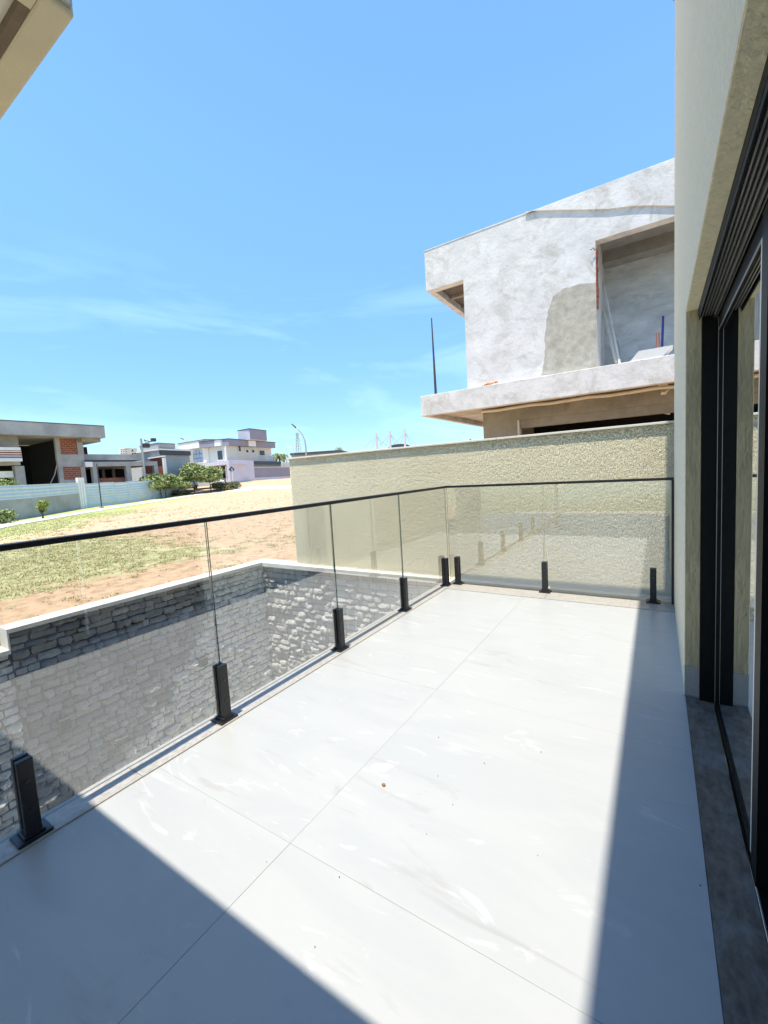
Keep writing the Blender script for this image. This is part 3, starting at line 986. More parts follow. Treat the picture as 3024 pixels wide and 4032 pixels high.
def stone_layout(u0, u1, z_top, z_bot, seed):
    r = random.Random(seed)
    out = []
    z = z_top
    row = 0
    while z > z_bot:
        h = r.choice([0.062, 0.072, 0.082, 0.095])
        u = u0 - r.uniform(0, 0.2)
        while u < u1:
            l = r.choice([0.075, 0.10, 0.13, 0.16, 0.19, 0.24]) * r.uniform(.85, 1.15)
            a, b = max(u, u0), min(u + l, u1)
            if b - a > 0.04:
                out.append((a + 0.002, b - 0.002, z - h * r.uniform(.88, 1.06) + 0.002, z - 0.002 + r.uniform(-.012, .006) * (row > 0), 0 if row == 0 and r.random() < .8 else (r.random() > .36)))
            u += l
        z -= h
        row += 1
    return out


ZB = -3.0
ZC = -0.045                     # underside of the coping
XS = -5.372                     # coping inner edge = general stone face
wallL = empty('stone_retaining_wall', (XS - 0.1, 2, ZB), 'grey split-stone retaining wall facing the balcony with a pale coping, below the field', 'retaining wall')
wallB = empty('stone_retaining_wall', (-3.6, 4.66, ZB), 'sunlit grey split-stone end wall of the sunken patio, under the cream dividing wall', 'retaining wall')


def stone_wall(root, axis_, face, u0, u1, ztop, seed, holes=()):
    lay = [s for s in stone_layout(u0, u1, ztop, ZB, seed)]
    lay = [s for s in lay if not any(s[0] < hu + hs and s[1] > hu - hs and s[2] < hz + hs and s[3] > hz - hs for hu, hz, hs in holes)]

    def vis(s):          # seen-size rank: what the deck edge does not hide, nearest first
        u, z = (s[0] + s[1]) / 2, (s[2] + s[3]) / 2
        P = Vector((face, u, z)) if axis_ == 'x' else Vector((u, face, z))
        d = P - EYE
        k = (XO / d.x) if d.x < 0 else 9
        hid = (EYE.z + d.z * k) < 0 and d.x < XO
        loc = RC.transposed() @ d
        pxx = CX + FOC * loc.x / loc.z if loc.z > 0 else -9e9
        out = pxx < -60
        return (1 if (hid or out) else 0, d.length)
    lay.sort(key=vis)
    rest = MB()
    r = random.Random(seed + 5)
    for i, (a, b, z0, z1, kind_) in enumerate(lay):
        dep = r.uniform(0.035, 0.09) if kind_ else r.uniform(0.008, 0.02)
        vi = r.randrange(22) if kind_ else 22 + r.randrange(6)
        me = VAR[axis_][vi]
        uc, zc = (a + b) / 2, (z0 + z1) / 2
        if axis_ == 'x': loc, scl = Vector((face, uc, zc)), (dep, b - a, z1 - z0)
        else: loc, scl = Vector((uc, face, zc)), (b - a, dep, z1 - z0)
        if i < 298:
            o = bpy.data.objects.new('stone', me)
            COL.objects.link(o)
            o.parent = root
            o.location = loc - root.location
            o.scale = scl
        else:
            rest.add([(loc.x + v.co.x * scl[0], loc.y + v.co.y * scl[1], loc.z + v.co.z * scl[2]) for v in me.vertices], [tuple(p_.vertices) for p_ in me.polygons])
    if rest.v:
        o = rest.build('more_stones', M['stone'], root)
        o['kind'] = 'stuff'


holes = [(3.433, -1.171, 0.055), (1.759, -1.171, 0.055)]
FX = XS - 0.09
stone_wall(wallL, 'x', FX, 1.42, 4.70, ZC, 3)
# the lower run in front of the step
stone_wall(wallL, 'x', FX, -0.9, 1.418, ZC - 0.205, 4, holes) if False else None
stone_wall(wallB, 'y', 4.70, FX + 0.03, XO - 0.002, ZC - 0.03, 9)
lay2 = stone_layout(-1.2, 1.42, ZC - 0.205, ZB, 21)
rr_ = random.Random(77)
rest = MB()
for (a, b, z0, z1, kd) in lay2:
    if a > 0.4: pass
    me = VAR['x'][rr_.randrange(22) if kd else 22 + rr_.randrange(6)]
    dep = rr_.uniform(.035, .095) if kd else .014
    loc = Vector((FX, (a + b) / 2, (z0 + z1) / 2)); scl = (dep, b - a, z1 - z0)
    rest.add([(loc.x + v.co.x * scl[0], loc.y + v.co.y * scl[1], loc.z + v.co.z * scl[2]) for v in me.vertices], [tuple(p_.vertices) for p_ in me.polygons])
o = rest.build('lower_run_stones', M['stone'], wallL)
o['kind'] = 'stuff'
# backing walls
bxo('backing', M['mortar'], wallL, -5.60, FX + 0.0005, 1.40, 4.86, ZB, ZC)
bxo('lower_backing', M['mortar'], wallL, -5.60, FX + 0.0005, -6.0, 1.399, ZB, ZC - 0.205)
bxo('backing', M['mortar'], wallB, FX + 0.001, XO - 0.002, 4.699, 4.86, ZB, ZC - 0.03)
for hu, hz, hs in holes:
    bxo('wall_light_box', M['box_grey'], wallL, FX + 0.001, FX + 0.122, hu - hs, hu + hs * 0.8, hz - hs, hz + hs)
# copings
for (y0, y1) in [(1.40, 2.5), (2.5, 3.6), (3.6, 4.62)]:
    bxo('coping_stone', M['coping'], wallL, -5.612, XS, y0 + 0.0005, y1 - 0.0005, ZC, 0.0, bevel=0.003)
bxo('coping_stone', M['coping'], wallL, -5.612, -5.36, 4.6205, 4.86, ZC, 0.0, bevel=0.003)
for (y0, y1) in [(-1.2, 0.1), (0.1, 1.398)]:
    bxo('coping_stone', M['coping'], wallL, -5.612, XS, y0, y1, ZC - 0.205, -0.205, bevel=0.003)
bxo('step_face', M['coping'], wallL, -5.612, XS - 0.002, 1.385, 1.3995, -0.204, -0.001)
for (x0, x1) in [(-5.36, -4.2), (-4.2, -3.1), (-3.1, XO - 0.004)]:
    bxo('coping_stone', M['coping'], wallB, x0 + 0.0005, x1 - 0.0005, 4.60, 4.86, ZC - 0.02, -0.001, bevel=0.003)
# patio floor and the rest of the pit
pf = bxo('patio_floor', M['path'], None, -5.6, XW, -6.0, 4.9, ZB - 0.1, ZB + 0.004)
tag(pf, 'floor of the sunken patio below the balcony', kind='structure')
bs = empty('basement_wall', (-1.0, 0, ZB), 'plain basement wall under the balcony slab', 'wall')
bxo('wall_face', M['plaster_n'], bs, XO + 0.10, 0.2, -3.0, YO - 0.2, ZB, -0.301)
bxo('end_wall', M['plaster_n'], bs, -5.6, 0.2, -6.2, -6.0, ZB, -0.3)
# ledge between the balcony sill and the dividing wall
led = bxo('ledge', M['coping'], None, XO - 0.003, 0.30, YO + 0.001, 4.86, -0.3, -0.006, bevel=0.003)
tag(led, 'narrow cream ledge between balcony sill and dividing wall', kind='structure')

# ------------------------------------------------------------------ dividing wall with rough plaster (real relief)
DW = empty('dividing_wall', (-2, 4.8, 0), 'long cream rough-plastered dividing wall with a thin white coping behind the railing', 'wall')
YD = 4.735
xL, xR, zT = -4.70, 1.6, 1.605
NXX, NZZ = 640, 170
xs = np.linspace(xL, xR, NXX); zs = np.linspace(-0.005, zT, NZZ)
XX, ZZ = np.meshgrid(xs, zs, indexing='ij')
rel = 0.006 * np.maximum(0, vnoise(XX + .4 * ZZ, ZZ, 58, 1) - .6) + 0.0035 * (vnoise(XX - .3 * ZZ, ZZ, 90, 4) - .5) - 0.002
top_band = np.clip((zT - 0.075 - ZZ + 0.012 * (vnoise(XX, ZZ, 9, 6) - .5)) / 0.02, 0, 1)     # smooth render band under the coping
rel = rel * (0.12 + 0.88 * top_band) - 0.004 * top_band
YYd = YD + rel
vv = np.stack([XX, YYd, ZZ], -1).reshape(-1, 3)
ii = np.arange(NXX * NZZ).reshape(NXX, NZZ)
qf = np.stack([ii[:-1, :-1], ii[1:, :-1], ii[1:, 1:], ii[:-1, 1:]], -1).reshape(-1, 4)
mb = MB()
mb.v = [tuple(v) for v in vv]; mb.f = [tuple(f) for f in qf.tolist()]; mb.m = [0] * len(mb.f)
mb.build('rough_plaster', M['chapisco'], DW, smooth=True)
bxo('wall_core', M['paint'], DW, xL, xR, YD + 0.012, YD + 0.15, -0.3, zT - 0.001)
bxo('wall_end', M['paint'], DW, xL - 0.012, xL, YD - 0.004, YD + 0.15, -0.3, zT - 0.002)
for (a, b) in [(xL - 0.04, -3.1), (-3.1, -1.5), (-1.5, 0.1), (0.1, xR)]:
    bxo('coping_stone', M['coping'], DW, a + 0.001, b - 0.001, YD - 0.034, YD + 0.18, zT, zT + 0.022, bevel=0.003)
# strip of crumbly mortar at its foot
mb = MB()
x = -4.7
while x < 0.1:
    l = random.uniform(0.03, 0.14)
    if random.random() < .8:
        mb.box(x, x + l, YD - random.uniform(0.012, 0.024), YD + 0.002, -0.0035, random.uniform(0.003, 0.012))
    x += l
mb.build('mortar_droppings', M['coping'], DW)

# ------------------------------------------------------------------ neighbour house under construction (right)
KN = 1.338


def N(px, py, y=8.7): return on_y(px, py, y)


nh = empty('neighbour_house', (-1, 10, 0), 'unfinished grey cement-plastered two-storey house with a cantilevered slab behind the dividing wall', 'house')
YF = 8.7       # slab fascia plane
YW = 9.05      # upper wall plane
XE = 6.0
sTL = N(1655, 1559); sBL = N(1658, 1636)
zs1, zs0 = N(2100, 1487).z, N(2100, 1575).z
zs1, zs0 = 1.3 + (2.556 - 1.3) * KN, 1.3 + (2.225 - 1.3) * KN
xs0 = -3.339 * KN
# fascia beam around the slab, soffit with pine boards
bxo('slab_fascia', M['plaster_n'], nh, xs0, XE, YF, YF + 0.12, zs0, zs1, bevel=0.01)
bxo('slab_side_fascia', M['plaster_n'], nh, xs0, xs0 + 0.12, YF + 0.121, 15, zs0, zs1)
bxo('slab_deck', M['plaster_n'], nh, xs0 + 0.121, XE, YF + 0.121, 15, zs0 + 0.12, zs1 - 0.002)
for k in range(26):
    x0 = xs0 + 0.125 + k * 0.2
    bxo('formwork_board', M['formwork'], nh, x0, x0 + 0.19, YF + 0.125, YF + 1.6, zs0 + 0.10, zs0 + 0.119)
# ground floor wall, set back
gtop = on_z(1904, 1612, zs0 + 0.10)
YG = on_z(2200, 1577, zs0 + 0.10).y
YG = max(YF + 0.35, min(YG, YF + 1.4))
gL = on_y(1902, 1650, YG); gw = on_y(2035, 1690, YG)
gwt = on_y(2035, 1655, YG).z
print('YG', YG, 'gL', gL, 'gw', gw, gwt, 'zs', zs0, zs1)
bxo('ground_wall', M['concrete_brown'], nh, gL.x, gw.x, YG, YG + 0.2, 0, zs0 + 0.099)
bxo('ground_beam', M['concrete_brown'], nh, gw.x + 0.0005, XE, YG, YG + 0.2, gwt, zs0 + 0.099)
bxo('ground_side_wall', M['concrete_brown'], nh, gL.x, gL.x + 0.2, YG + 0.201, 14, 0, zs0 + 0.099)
bxo('window_reveal', M['plaster_n'], nh, gw.x, gw.x + 0.05, YG + 0.02, YG + 0.201, 0.4, gwt)
bxo('window_header', M['concrete_brown'], nh, gw.x + 0.0505, XE, YG + 0.06, YG + 0.2005, gwt - 0.18, gwt - 0.0005)
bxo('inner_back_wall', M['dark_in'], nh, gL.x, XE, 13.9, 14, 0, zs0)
for k in range(5):
    zz = 1.5 + k * 0.16
    mbb = MB().tube([(0.6, YG + 0.5, zz), (XE, YG + 0.5, zz)], 0.012, 6)
    mbb.build('rebar', M['steel_dark'], nh)
# conduits slung under the slab
for k, (dy_, dz_, mt, r_) in enumerate([(0.05, 0.0, 'pipe', .03), (0.12, -0.01, 'cream_pipe', .035), (-0.03, 0.01, 'pipe', .022)]):
    pts = []
    for i in range(12):
        x = gL.x + 0.02 + (0.62 - gL.x) * i / 11 + k * 0.03
        pts.append((x, YG - 0.12 - dy_ + 0.02 * math.sin(i * 1.7 + k), zs0 + 0.055 + dz_ + 0.012 * math.sin(i * 2.1 + k * 2)))
    mbb = MB().tube(pts, r_, 7)
    mbb.build('conduit', M[mt], nh, smooth=True)
# elbow at the end of the cream pipe
e = on_y(2628, 1525, YG - 0.24)
MB().tube([(e.x - 0.15, e.y, e.z + .05), (e.x, e.y, e.z + 0.05), (e.x + 0.02, e.y, e.z - 0.03), (e.x - 0.04, e.y, e.z - 0.10), (e.x - 0.1, e.y, e.z - 0.09)], 0.035, 8).build('pipe_elbow', M['cream_pipe'], nh, smooth=True)
for (a, b) in [(2230, 1605), (2397, 1588), (2525, 1566)]:
    p = on_y(a, b, YG - 0.004)
    bxo('conduit_box', M['wood'], nh, p.x - 0.05, p.x + 0.05, YG - 0.012, YG - 0.001, p.z - 0.05, p.z + 0.05)
for (a, b, c_, d_) in [(2525, 1605, 2575, 1618), (2590, 1615, 2640, 1625)]:
    p = on_y(a, b, YG + 0.8); q_ = on_y(c_, d_, YG + 0.8)
    MB().tube([p, q_], 0.045, 8).build('hanging_pipe', M['cream_pipe'], nh)

# upper storey
wl_ = on_y(1836, 1400, YW).x
ztp = 1.3 + (4.80 - 1.3) * KN * YW / YF
op = [on_y(2343, 948, YW), on_y(2668, 846, YW), on_y(2352, 1440, YW)]
ox0 = (op[0].x + op[2].x) / 2; oz1 = (op[0].z + op[1].z) / 2
rL = on_y(1674, 1060, YW).x; rzB = on_y(1677, 1140, YW).z; rzB2 = on_y(1832, 1105, YW).z
rzB = (rzB + rzB2) / 2
print('upper', wl_, ztp, 'open', ox0, oz1, 'roof', rL, rzB)
# wall pieces butted round the opening
bxo('upper_wall', M['plaster_n'], nh, wl_, ox0, YW, YW + 0.2, zs1, rzB - 0.0005)
bxo('upper_wall_lintel', M['plaster_n'], nh, ox0 + 0.0005, XE, YW, YW + 0.2, oz1, rzB - 0.0005)
bxo('upper_side_wall', M['plaster_n'], nh, wl_, wl_ + 0.2, YW + 0.2005, 15, zs1, rzB - 0.0005)
bxo('parapet', M['plaster_n'], nh, rL, XE, YW, YW + 0.2, rzB, ztp)
bxo('parapet_side', M['plaster_n'], nh, rL, rL + 0.14, YW + 0.2005, 13.5, rzB, ztp)
bxo('eave_soffit', M['recess_shade_strip'], nh, rL + 0.141, wl_ + 0.1, YW + 0.45, 13.5, rzB + 0.14, rzB + 0.2)
for k in range(5):
    y0 = YW + 0.21 + k * 0.75
    bxo('eave_board', M['wood'], nh, rL + 0.15, wl_ + 0.1, y0, y0 + 0.12, rzB + 0.08, rzB + 0.139)
bxo('roof_deck', M['concrete_brown'], nh, wl_ + 0.201, XE, YW + 0.2005, 15, rzB + 0.2, rzB + 0.35)
# coping slabs on the parapet, a little proud and uneven
x = rL - 0.02
while x < XE:
    l = random.uniform(0.8, 1.3)
    bxo('parapet_cap', M['plaster_n'], nh, x, min(x + l - 0.006, XE), YW - 0.008, YW + 0.22, ztp, ztp + random.uniform(0.012, 0.028), bevel=0.004)
    x += l
# thick upper coat of plaster whose wavy lower lip throws a line of shade
pts_t, pts_b = [], []
a0 = on_y(2070, 838, YW).x
lip = []
for px_, py_ in [(2070, 836), (2120, 832), (2200, 829), (2300, 828), (2400, 825), (2480, 815), (2560, 812), (2665, 813), (2760, 812)]:
    lip.append(on_y(px_, py_, YW))
vs, fs = [], []
n_ = len(lip)
for i, p in enumerate(lip):
    vs += [(p.x, YW - 0.032, p.z), (p.x, YW - 0.032, ztp - 0.004), (p.x, YW, p.z - 0.004), (p.x, YW, ztp - 0.004)]
for i in range(n_ - 1):
    a = i * 4; b = a + 4
    fs += [(a, b, b + 1, a + 1), (a + 2, b + 2, b, a), (a + 1, b + 1, b + 3, a + 3)]
fs += [(0, 1, 3, 2)]
MB().add(vs, fs).build('upper_plaster_coat', M['plaster_n'], nh)
# fresh damp patch beside the opening
pp = [(2340, 1112), (2270, 1122), (2215, 1140), (2180, 1165), (2162, 1210), (2150, 1270), (2146, 1340), (2146, 1400), (2140, 1450), (2132, 1474)]
pj = random.Random(8)
pp2 = []
for (a, b), (c_, d_) in zip(pp[:-1], pp[1:]):
    for k in range(4):
        pp2.append((a + (c_ - a) * k / 4 + pj.uniform(-3, 3), b + (d_ - b) * k / 4 + pj.uniform(-3, 3)))
P3 = [on_y(a, b, YW) for a, b in pp2 + [pp[-1]]]
vs = [(p.x, YW - 0.006, p.z) for p in P3] + [(ox0 - 0.002, YW - 0.006, zs1 + 0.001), (ox0 - 0.002, YW - 0.006, P3[0].z)]
nP = len(vs)
vs += [(v[0], YW + 0.001, v[2]) for v in vs]
fs = [tuple(range(nP))] + [(i, i + nP, (i + 1) % nP + nP, (i + 1) % nP) for i in range(nP)]
MB().add(vs, fs).build('damp_plaster_patch', M['plaster_damp'], nh)
# recessed loggia: back wall with a scalloped coat of plaster, side reveal with bricks, beam
YBk = YW + 1.5
bxo('loggia_back_wall', M['concrete_brown'], nh, ox0 - 0.5, XE, YBk, YBk + 0.2, zs1, oz1 + 1.2)
bxo('loggia_ceiling', M['concrete_brown'], nh, ox0 - 0.5, XE, YW + 0.2005, YBk, oz1 + 0.30, oz1 + 0.42)
bxo('loggia_beam', M['concrete_brown'], nh, ox0 - 0.5, XE, YBk - 0.35, YBk - 0.0005, oz1 + 0.02, oz1 + 0.2995)
sc_t = []
r = random.Random(4)
prev = None
ctrl = [(2365, 1000), (2395, 993), (2430, 985), (2470, 975), (2497, 968), (2510, 950), (2535, 950), (2552, 940), (2575, 943), (2600, 935), (2625, 922), (2645, 915), (2668, 912), (2760, 895)]
for (a, b), (c_, d_) in zip(ctrl[:-1], ctrl[1:]):
    for k in range(6):
        t = k / 6
        p = on_y(a + (c_ - a) * t, b + (d_ - b) * t, YBk - 0.02)
        sc_t.append((p.x, p.z + 0.11 * math.sin(math.pi * t) * r.uniform(.75, 1.1)))
vs = []
for (x, z) in sc_t: vs += [(x, YBk - 0.022, z), (x, YBk - 0.022, zs1 - 0.05), (x, YBk - 0.0005, z + 0.004)]
fs = []
for i in range(len(sc_t) - 1):
    a = i * 3; b = a + 3
    fs += [(a + 1, b + 1, b, a), (a, b, b + 2, a + 2)]
bxo('loggia_plaster', M['plaster_in'], nh, ox0 - 0.5, sc_t[0][0], YBk - 0.0215, YBk - 0.0006, zs1 - 0.05, sc_t[0][1] - 0.02)
MB().add(vs, fs).build('loggia_plaster', M['plaster_in'], nh)
bxo('loggia_side_wall', M['plaster_n'], nh, ox0 - 0.2, ox0 - 0.0005, YW + 0.2005, YBk, zs1, oz1 + 0.3)
# raw brick at the head of the reveal
for k in range(11):
    zz = oz1 - 0.12 - k * 0.095
    bxo('brick', M['brick'], nh, ox0 - 0.02, ox0 + 0.018 + 0.012 * random.random(), YW + 0.012, YW + 0.19, zz - 0.085, zz)
MB().tube([on_y(2343, 985, YW - .03), on_y(2334, 975, YW - .05), on_y(2330, 983, YW - .06), on_y(2325, 982, YW - .05)], 0.008, 5).build('wire_end', M['rope'], nh)


def prop(name, a, b, ya, yb, r_, m_, label, cat, group=None, n=8):
    P, Q = on_y(*a, ya), on_y(*b, yb)
    o = empty(name, (P.x, P.y, P.z), label, cat, group)
    MB().tube([P, Q], r_, n).build('shaft', m_, o)
    return o


prop('timber_prop', (2440, 1432), (2360, 1045), YW + 0.5, YW + 1.40, 0.022, M['plaster_n'], 'long pale timber leaning across the open upper room of the unfinished house', 'timber')
prop('timber_prop', (2426, 1425), (2366, 1188), YW + 0.6, YW + 1.2, 0.030, M['coping'], 'shorter pale plank leaning at the left side of the open upper room', 'timber')
prop('timber_prop', (2440, 1420), (2426, 1345), YW + 0.7, YW + 1.3, 0.035, M['skirt'], 'short grey board standing at the foot of the leaning planks', 'timber')
prop('steel_prop', (2606, 1400), (2611, 1245), YW + 0.25, YW + 0.35, 0.019, M['blue'], 'blue steel prop standing upright on the slab edge', 'steel prop')
prop('steel_prop', (2591, 1400), (2590, 1312), YW + 0.25, YW + 0.35, 0.028, M['rust'], 'short reddish brown post standing beside the blue prop', 'post')
P = on_y(1716, 1550, YF + .10); Q = on_y(1699, 1252, YF + .10)
o = empty('steel_rod', (P.x, P.y, P.z), 'thin black steel rod standing on the corner of the cantilevered slab', 'steel rod')
MB().tube([(P.x, P.y, zs1), tuple(P.lerp(Q, .5)), tuple(Q)], 0.03, 7, 0.012).build('shaft', M['steel_dark'], o)
# white trough lying on the slab edge
A, B_ = on_y(2497, 1412, YF + .1), on_y(2650, 1382, YF + .1)
o = empty('white_trough', (A.x, A.y, zs1), 'white mortar trough resting on the slab edge in front of the open room', 'trough')
zt = zs1 + (B_.z - on_y(2650, 1405, YF + .1).z) * 0.9
mb = MB()
mb.hexa([(A.x - .06, YF + .02, zs1 + .002), (B_.x - .14, YF + .02, zs1 + .002), (B_.x - .14, YF + .3, zs1 + .002), (A.x - .06, YF + .3, zs1 + .002),
         (A.x + .07, YF + .01, zs1 + .15), (B_.x, YF + .01, zs1 + .15), (B_.x, YF + .36, zs1 + .15), (A.x + .07, YF + .36, zs1 + .15)])
mb.build('tub', M['white'], o)
# orange hose coiled on the slab
p = on_y(1920, 1505, YF + .2)
o = empty('hose', (p.x, YF + .2, zs1), 'orange plastic hose lying on the slab edge below the plastered wall', 'hose')
pts = [(p.x - .12 + .33 * t + 0.02 * math.sin(t * 40), YF + .18 + 0.06 * math.sin(t * 23), zs1 + .03 + .05 * t + .02 * math.sin(t * 31)) for t in [i / 24 for i in range(25)]]
MB().tube(pts, 0.02, 6).build('coil', M['orange'], o, smooth=True)


# ------------------------------------------------------------------ far facades
class Facade:
    """vertical plane through a pixel column at a depth; azimuth = degrees left of +Y along which it runs"""
    def __init__(s, px, py, D, az):
        s.o = at_depth(px, py, D)
        a = rad(az)
        s.u = Vector((-math.sin(a), math.cos(a), 0))
        s.n = Vector((s.u.y, -s.u.x, 0))
        if s.n.dot(EYE - s.o) < 0: s.n = -s.n

    def sz(s, px, py, d=0.0):
        r_ = ray(px, py)
        o = s.o + s.n * d
        t = (o - EYE).dot(s.n) / r_.dot(s.n)
        P = EYE + r_ * t
        return (P - s.o).dot(s.u), P.z

    def pt(s, a, d): return s.o + s.u * a + s.n * d

    def box(s, mb, a0, a1, z0, z1, d0, d1, mi=0):
        if a0 > a1: a0, a1 = a1, a0
        p = [s.pt(a0, d0), s.pt(a1, d0), s.pt(a1, d1), s.pt(a0, d1)]
        mb.prism([(v.x, v.y) for v in p], z0, z1, mi)
        return mb

    def rect(s, x0, y0, x1, y1, d=0.0):
        """pixel rectangle on the plane at offset d -> (a0,a1,z0,z1)"""
        a0, zt0 = s.sz(x0, y0, d); _, zb0 = s.sz(x0, y1, d)
        a1, zt1 = s.sz(x1, y0, d); _, zb1 = s.sz(x1, y1, d)
        return a0, a1, (zb0 + zb1) / 2, (zt0 + zt1) / 2


def fpart(F, name, mat_, root, x0, y0, x1, y1, d0, d1, a=None, z=None):
    """one box part: front face at offset d1 fits the pixel rectangle"""
    r_ = list(F.rect(x0, y0, x1, y1, d1))
    if a: r_[0], r_[1] = (a[0] if a[0] is not None else r_[0]), (a[1] if a[1] is not None else r_[1])
    if z: r_[2], r_[3] = (z[0] if z[0] is not None else r_[2]), (z[1] if z[1] is not None else r_[3])
    mb = MB()
    F.box(mb, r_[0], r_[1], r_[2], r_[3], d0, d1)
    return mb.build(name, mat_, root)


# --- A: concrete shell of a house at the far left
FA = Facade(400, 1931, 43, 0)
hA = empty('unfinished_house', FA.pt(-8, -3), 'grey concrete shell of a two-storey house under construction with red brick infill at far left', 'house')
hA.location.z = 0
f = fpart
f(FA, 'roof_fascia', M['greyconc'], hA, -500, 1640, 406, 1700, -9, 1.6, z=(FA.sz(400, 1723, 1.6)[1], FA.sz(400, 1678, 1.6)[1]))
f(FA, 'roof_cap', M['navy'], hA, -500, 1640, 407, 1680, -9, 1.65, z=(FA.sz(400, 1678, 1.6)[1] + .001, FA.sz(400, 1675.5, 1.6)[1]))
zr = FA.sz(400, 1723, 1.6)[1]
f(FA, 'eave_slab', M['concrete_brown'], hA, 321, 1725, 395, 1740, -8, 0.9, z=(zr - .35, zr - .001))
f(FA, 'upper_wall', M['greyconc'], hA, -500, 1712, 69, 1757, -0.25, 0, z=(None, zr - .001))
f(FA, 'balcony_top_band', M['white'], hA, -400, 1758, 80, 1771, 0.9, 1.2)
zb1 = FA.sz(60, 1771, 1.1)[1]; zb0 = FA.sz(60, 1806, 1.1)[1]
for k in range(4):
    hh = (zb1 - zb0) / 4
    f(FA, 'brick_course', M['brick'], hA, -400, 1771, 83, 1806, 0.9, 1.1, z=(zb1 - (k + 1) * hh + 0.07, zb1 - k * hh - .001))
    if k < 4: f(FA, 'mortar_course', M['white'], hA, -400, 1771, 83, 1806, 0.9, 1.13, z=(zb1 - (k + 1) * hh, zb1 - (k + 1) * hh + 0.069))
f(FA, 'balcony_slab', M['white'], hA, -400, 1806.5, 88, 1817, -3, 1.2, z=(None, zb0 - .002))
f(FA, 'lower_beam', M['greyconc'], hA, -400, 1818, 80, 1834, -0.3, 0.4)
f(FA, 'column', M['greyconc'], hA, 58, 1834, 95, 1960, -0.3, 0.4, z=(-0.6, FA.sz(80, 1834.5, 0.4)[1]))
f(FA, 'infill_wall', M['white'], hA, -300, 1858, 52, 1885, -0.3, 0.1)
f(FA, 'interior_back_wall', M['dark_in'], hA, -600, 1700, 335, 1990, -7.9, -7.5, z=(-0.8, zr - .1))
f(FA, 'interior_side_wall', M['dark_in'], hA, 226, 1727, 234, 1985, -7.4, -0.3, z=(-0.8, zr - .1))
f(FA, 'column', M['greyconc'], hA, 215, 1727, 233, 1985, -0.28, 0.05, z=(-0.6, zr - .001))
f(FA, 'brick_panel', M['brick_far'], hA, 229, 1727, 303, 1788, -0.25, -0.05, z=(None, zr - .001))
f(FA, 'column', M['greyconc'], hA, 300, 1727, 324, 1800, -0.29, 0.04, z=(None, zr - .001))
f(FA, 'floor_beam', M['greyconc'], hA, 227, 1789, 330, 1838, -0.30, 0.02)
f(FA, 'brick_panel', M['brick_far'], hA, 246, 1839, 318, 1887, -0.25, -0.05)
f(FA, 'column', M['greyconc'], hA, 232, 1839, 247, 1960, -0.26, 0.03, z=(-0.6, None))
f(FA, 'column', M['greyconc'], hA, 317, 1839, 335, 1960, -0.26, 0.03, z=(-0.6, None))
f(FA, 'dwarf_wall', M['greyconc'], hA, 247, 1888, 317, 1960, -0.26, 0.0, z=(-0.6, None))
P, Q = FA.sz(193, 1915, 0.2), FA.sz(226, 1822, 0.2)
MB().tube([FA.pt(P[0], .2) * 1 + Vector((0, 0, P[1] - FA.o.z)), FA.pt((P[0] + Q[0]) / 2 + .12, .2) + Vector((0, 0, (P[1] + Q[1]) / 2 - FA.o.z)), FA.pt(Q[0], .2) + Vector((0, 0, Q[1] - FA.o.z))], 0.05, 6).build('timber_brace', M['wood'], hA)
# garage wing to the right: stacked beams on columns
f(FA, 'wing_beam', M['greyconc'], hA, 326, 1787, 566, 1812, -7, -0.3, z=(None, FA.sz(450, 1789, -0.3)[1]))
f(FA, 'wing_slab', M['greyconc'], hA, 330, 1816, 619, 1834, -6.5, 0.5, z=(FA.sz(520, 1834, 0.5)[1], FA.sz(520, 1817, 0.5)[1]))
zw = FA.sz(520, 1834, 0.5)[1]
f(FA, 'doorway_panel', M['white'], hA, 336, 1818, 364, 1838, -0.2, 0.7)
for (a, b) in [(363, 384), (496, 515), (607, 622)]:
    f(FA, 'wing_column', M['greyconc'], hA, a, 1836, b, 1950, 0.0, 0.45, z=(-0.5, zw - .001))
for (a, b) in [(400, 410), (440, 450), (560, 566)]:
    f(FA, 'rear_column', M['greyconc'], hA, a, 1836, b, 1930, -6.3, -6.0, z=(-0.5, zw - .001))
f(FA, 'wing_brick_wall', M['brick_far'], hA, 384, 1881, 498, 1930, -0.4, -0.2, z=(-0.5, None))
f(FA, 'wing_back_wall', M['dark_in'], hA, 330, 1836, 490, 1930, -6.4, -6.31, z=(-0.5, zw - .001))
f(FA, 'wing_brick_panel', M['brick_far'], hA, 566, 1836, 607, 1866, -2.4, -2.2)

# --- fence along the street: block wall with metal sheets
pA, pB, pC = at_depth(-260, 2113, 20.3), at_depth(318, 2003, 34.9), at_depth(735, 1945, 53)


def fence_dir(a, b):
    d = Vector((b.x - a.x, b.y - a.y, 0)); return d.length, d.normalized()


fnc = empty('block_wall', (pA.x, pA.y, tz(pA.x, pA.y)), 'long grey concrete block wall topped with pale metal sheeting at far left', 'wall')
L1, d1 = fence_dir(pA, pB)
n1 = Vector((d1.y, -d1.x, 0))
if n1.dot(EYE - pA) < 0: n1 = -n1
ns = 14
for k in range(ns):
    a = pA + d1 * (L1 * k / ns); b = pA + d1 * (L1 * (k + 1) / ns)
    za, zb_ = tz(a.x, a.y), tz(b.x, b.y)
    q_ = [a, b, b - n1 * 0.15, a - n1 * 0.15]
    top = 1.30
    mb = MB().hexa([(q_[0].x, q_[0].y, za - .3), (q_[1].x, q_[1].y, zb_ - .3), (q_[2].x, q_[2].y, zb_ - .3), (q_[3].x, q_[3].y, za - .3),
                    (q_[0].x, q_[0].y, za + top), (q_[1].x, q_[1].y, zb_ + top), (q_[2].x, q_[2].y, zb_ + top), (q_[3].x, q_[3].y, za + top)])
    mb.build('wall_bay', M['blockwall'], fnc)


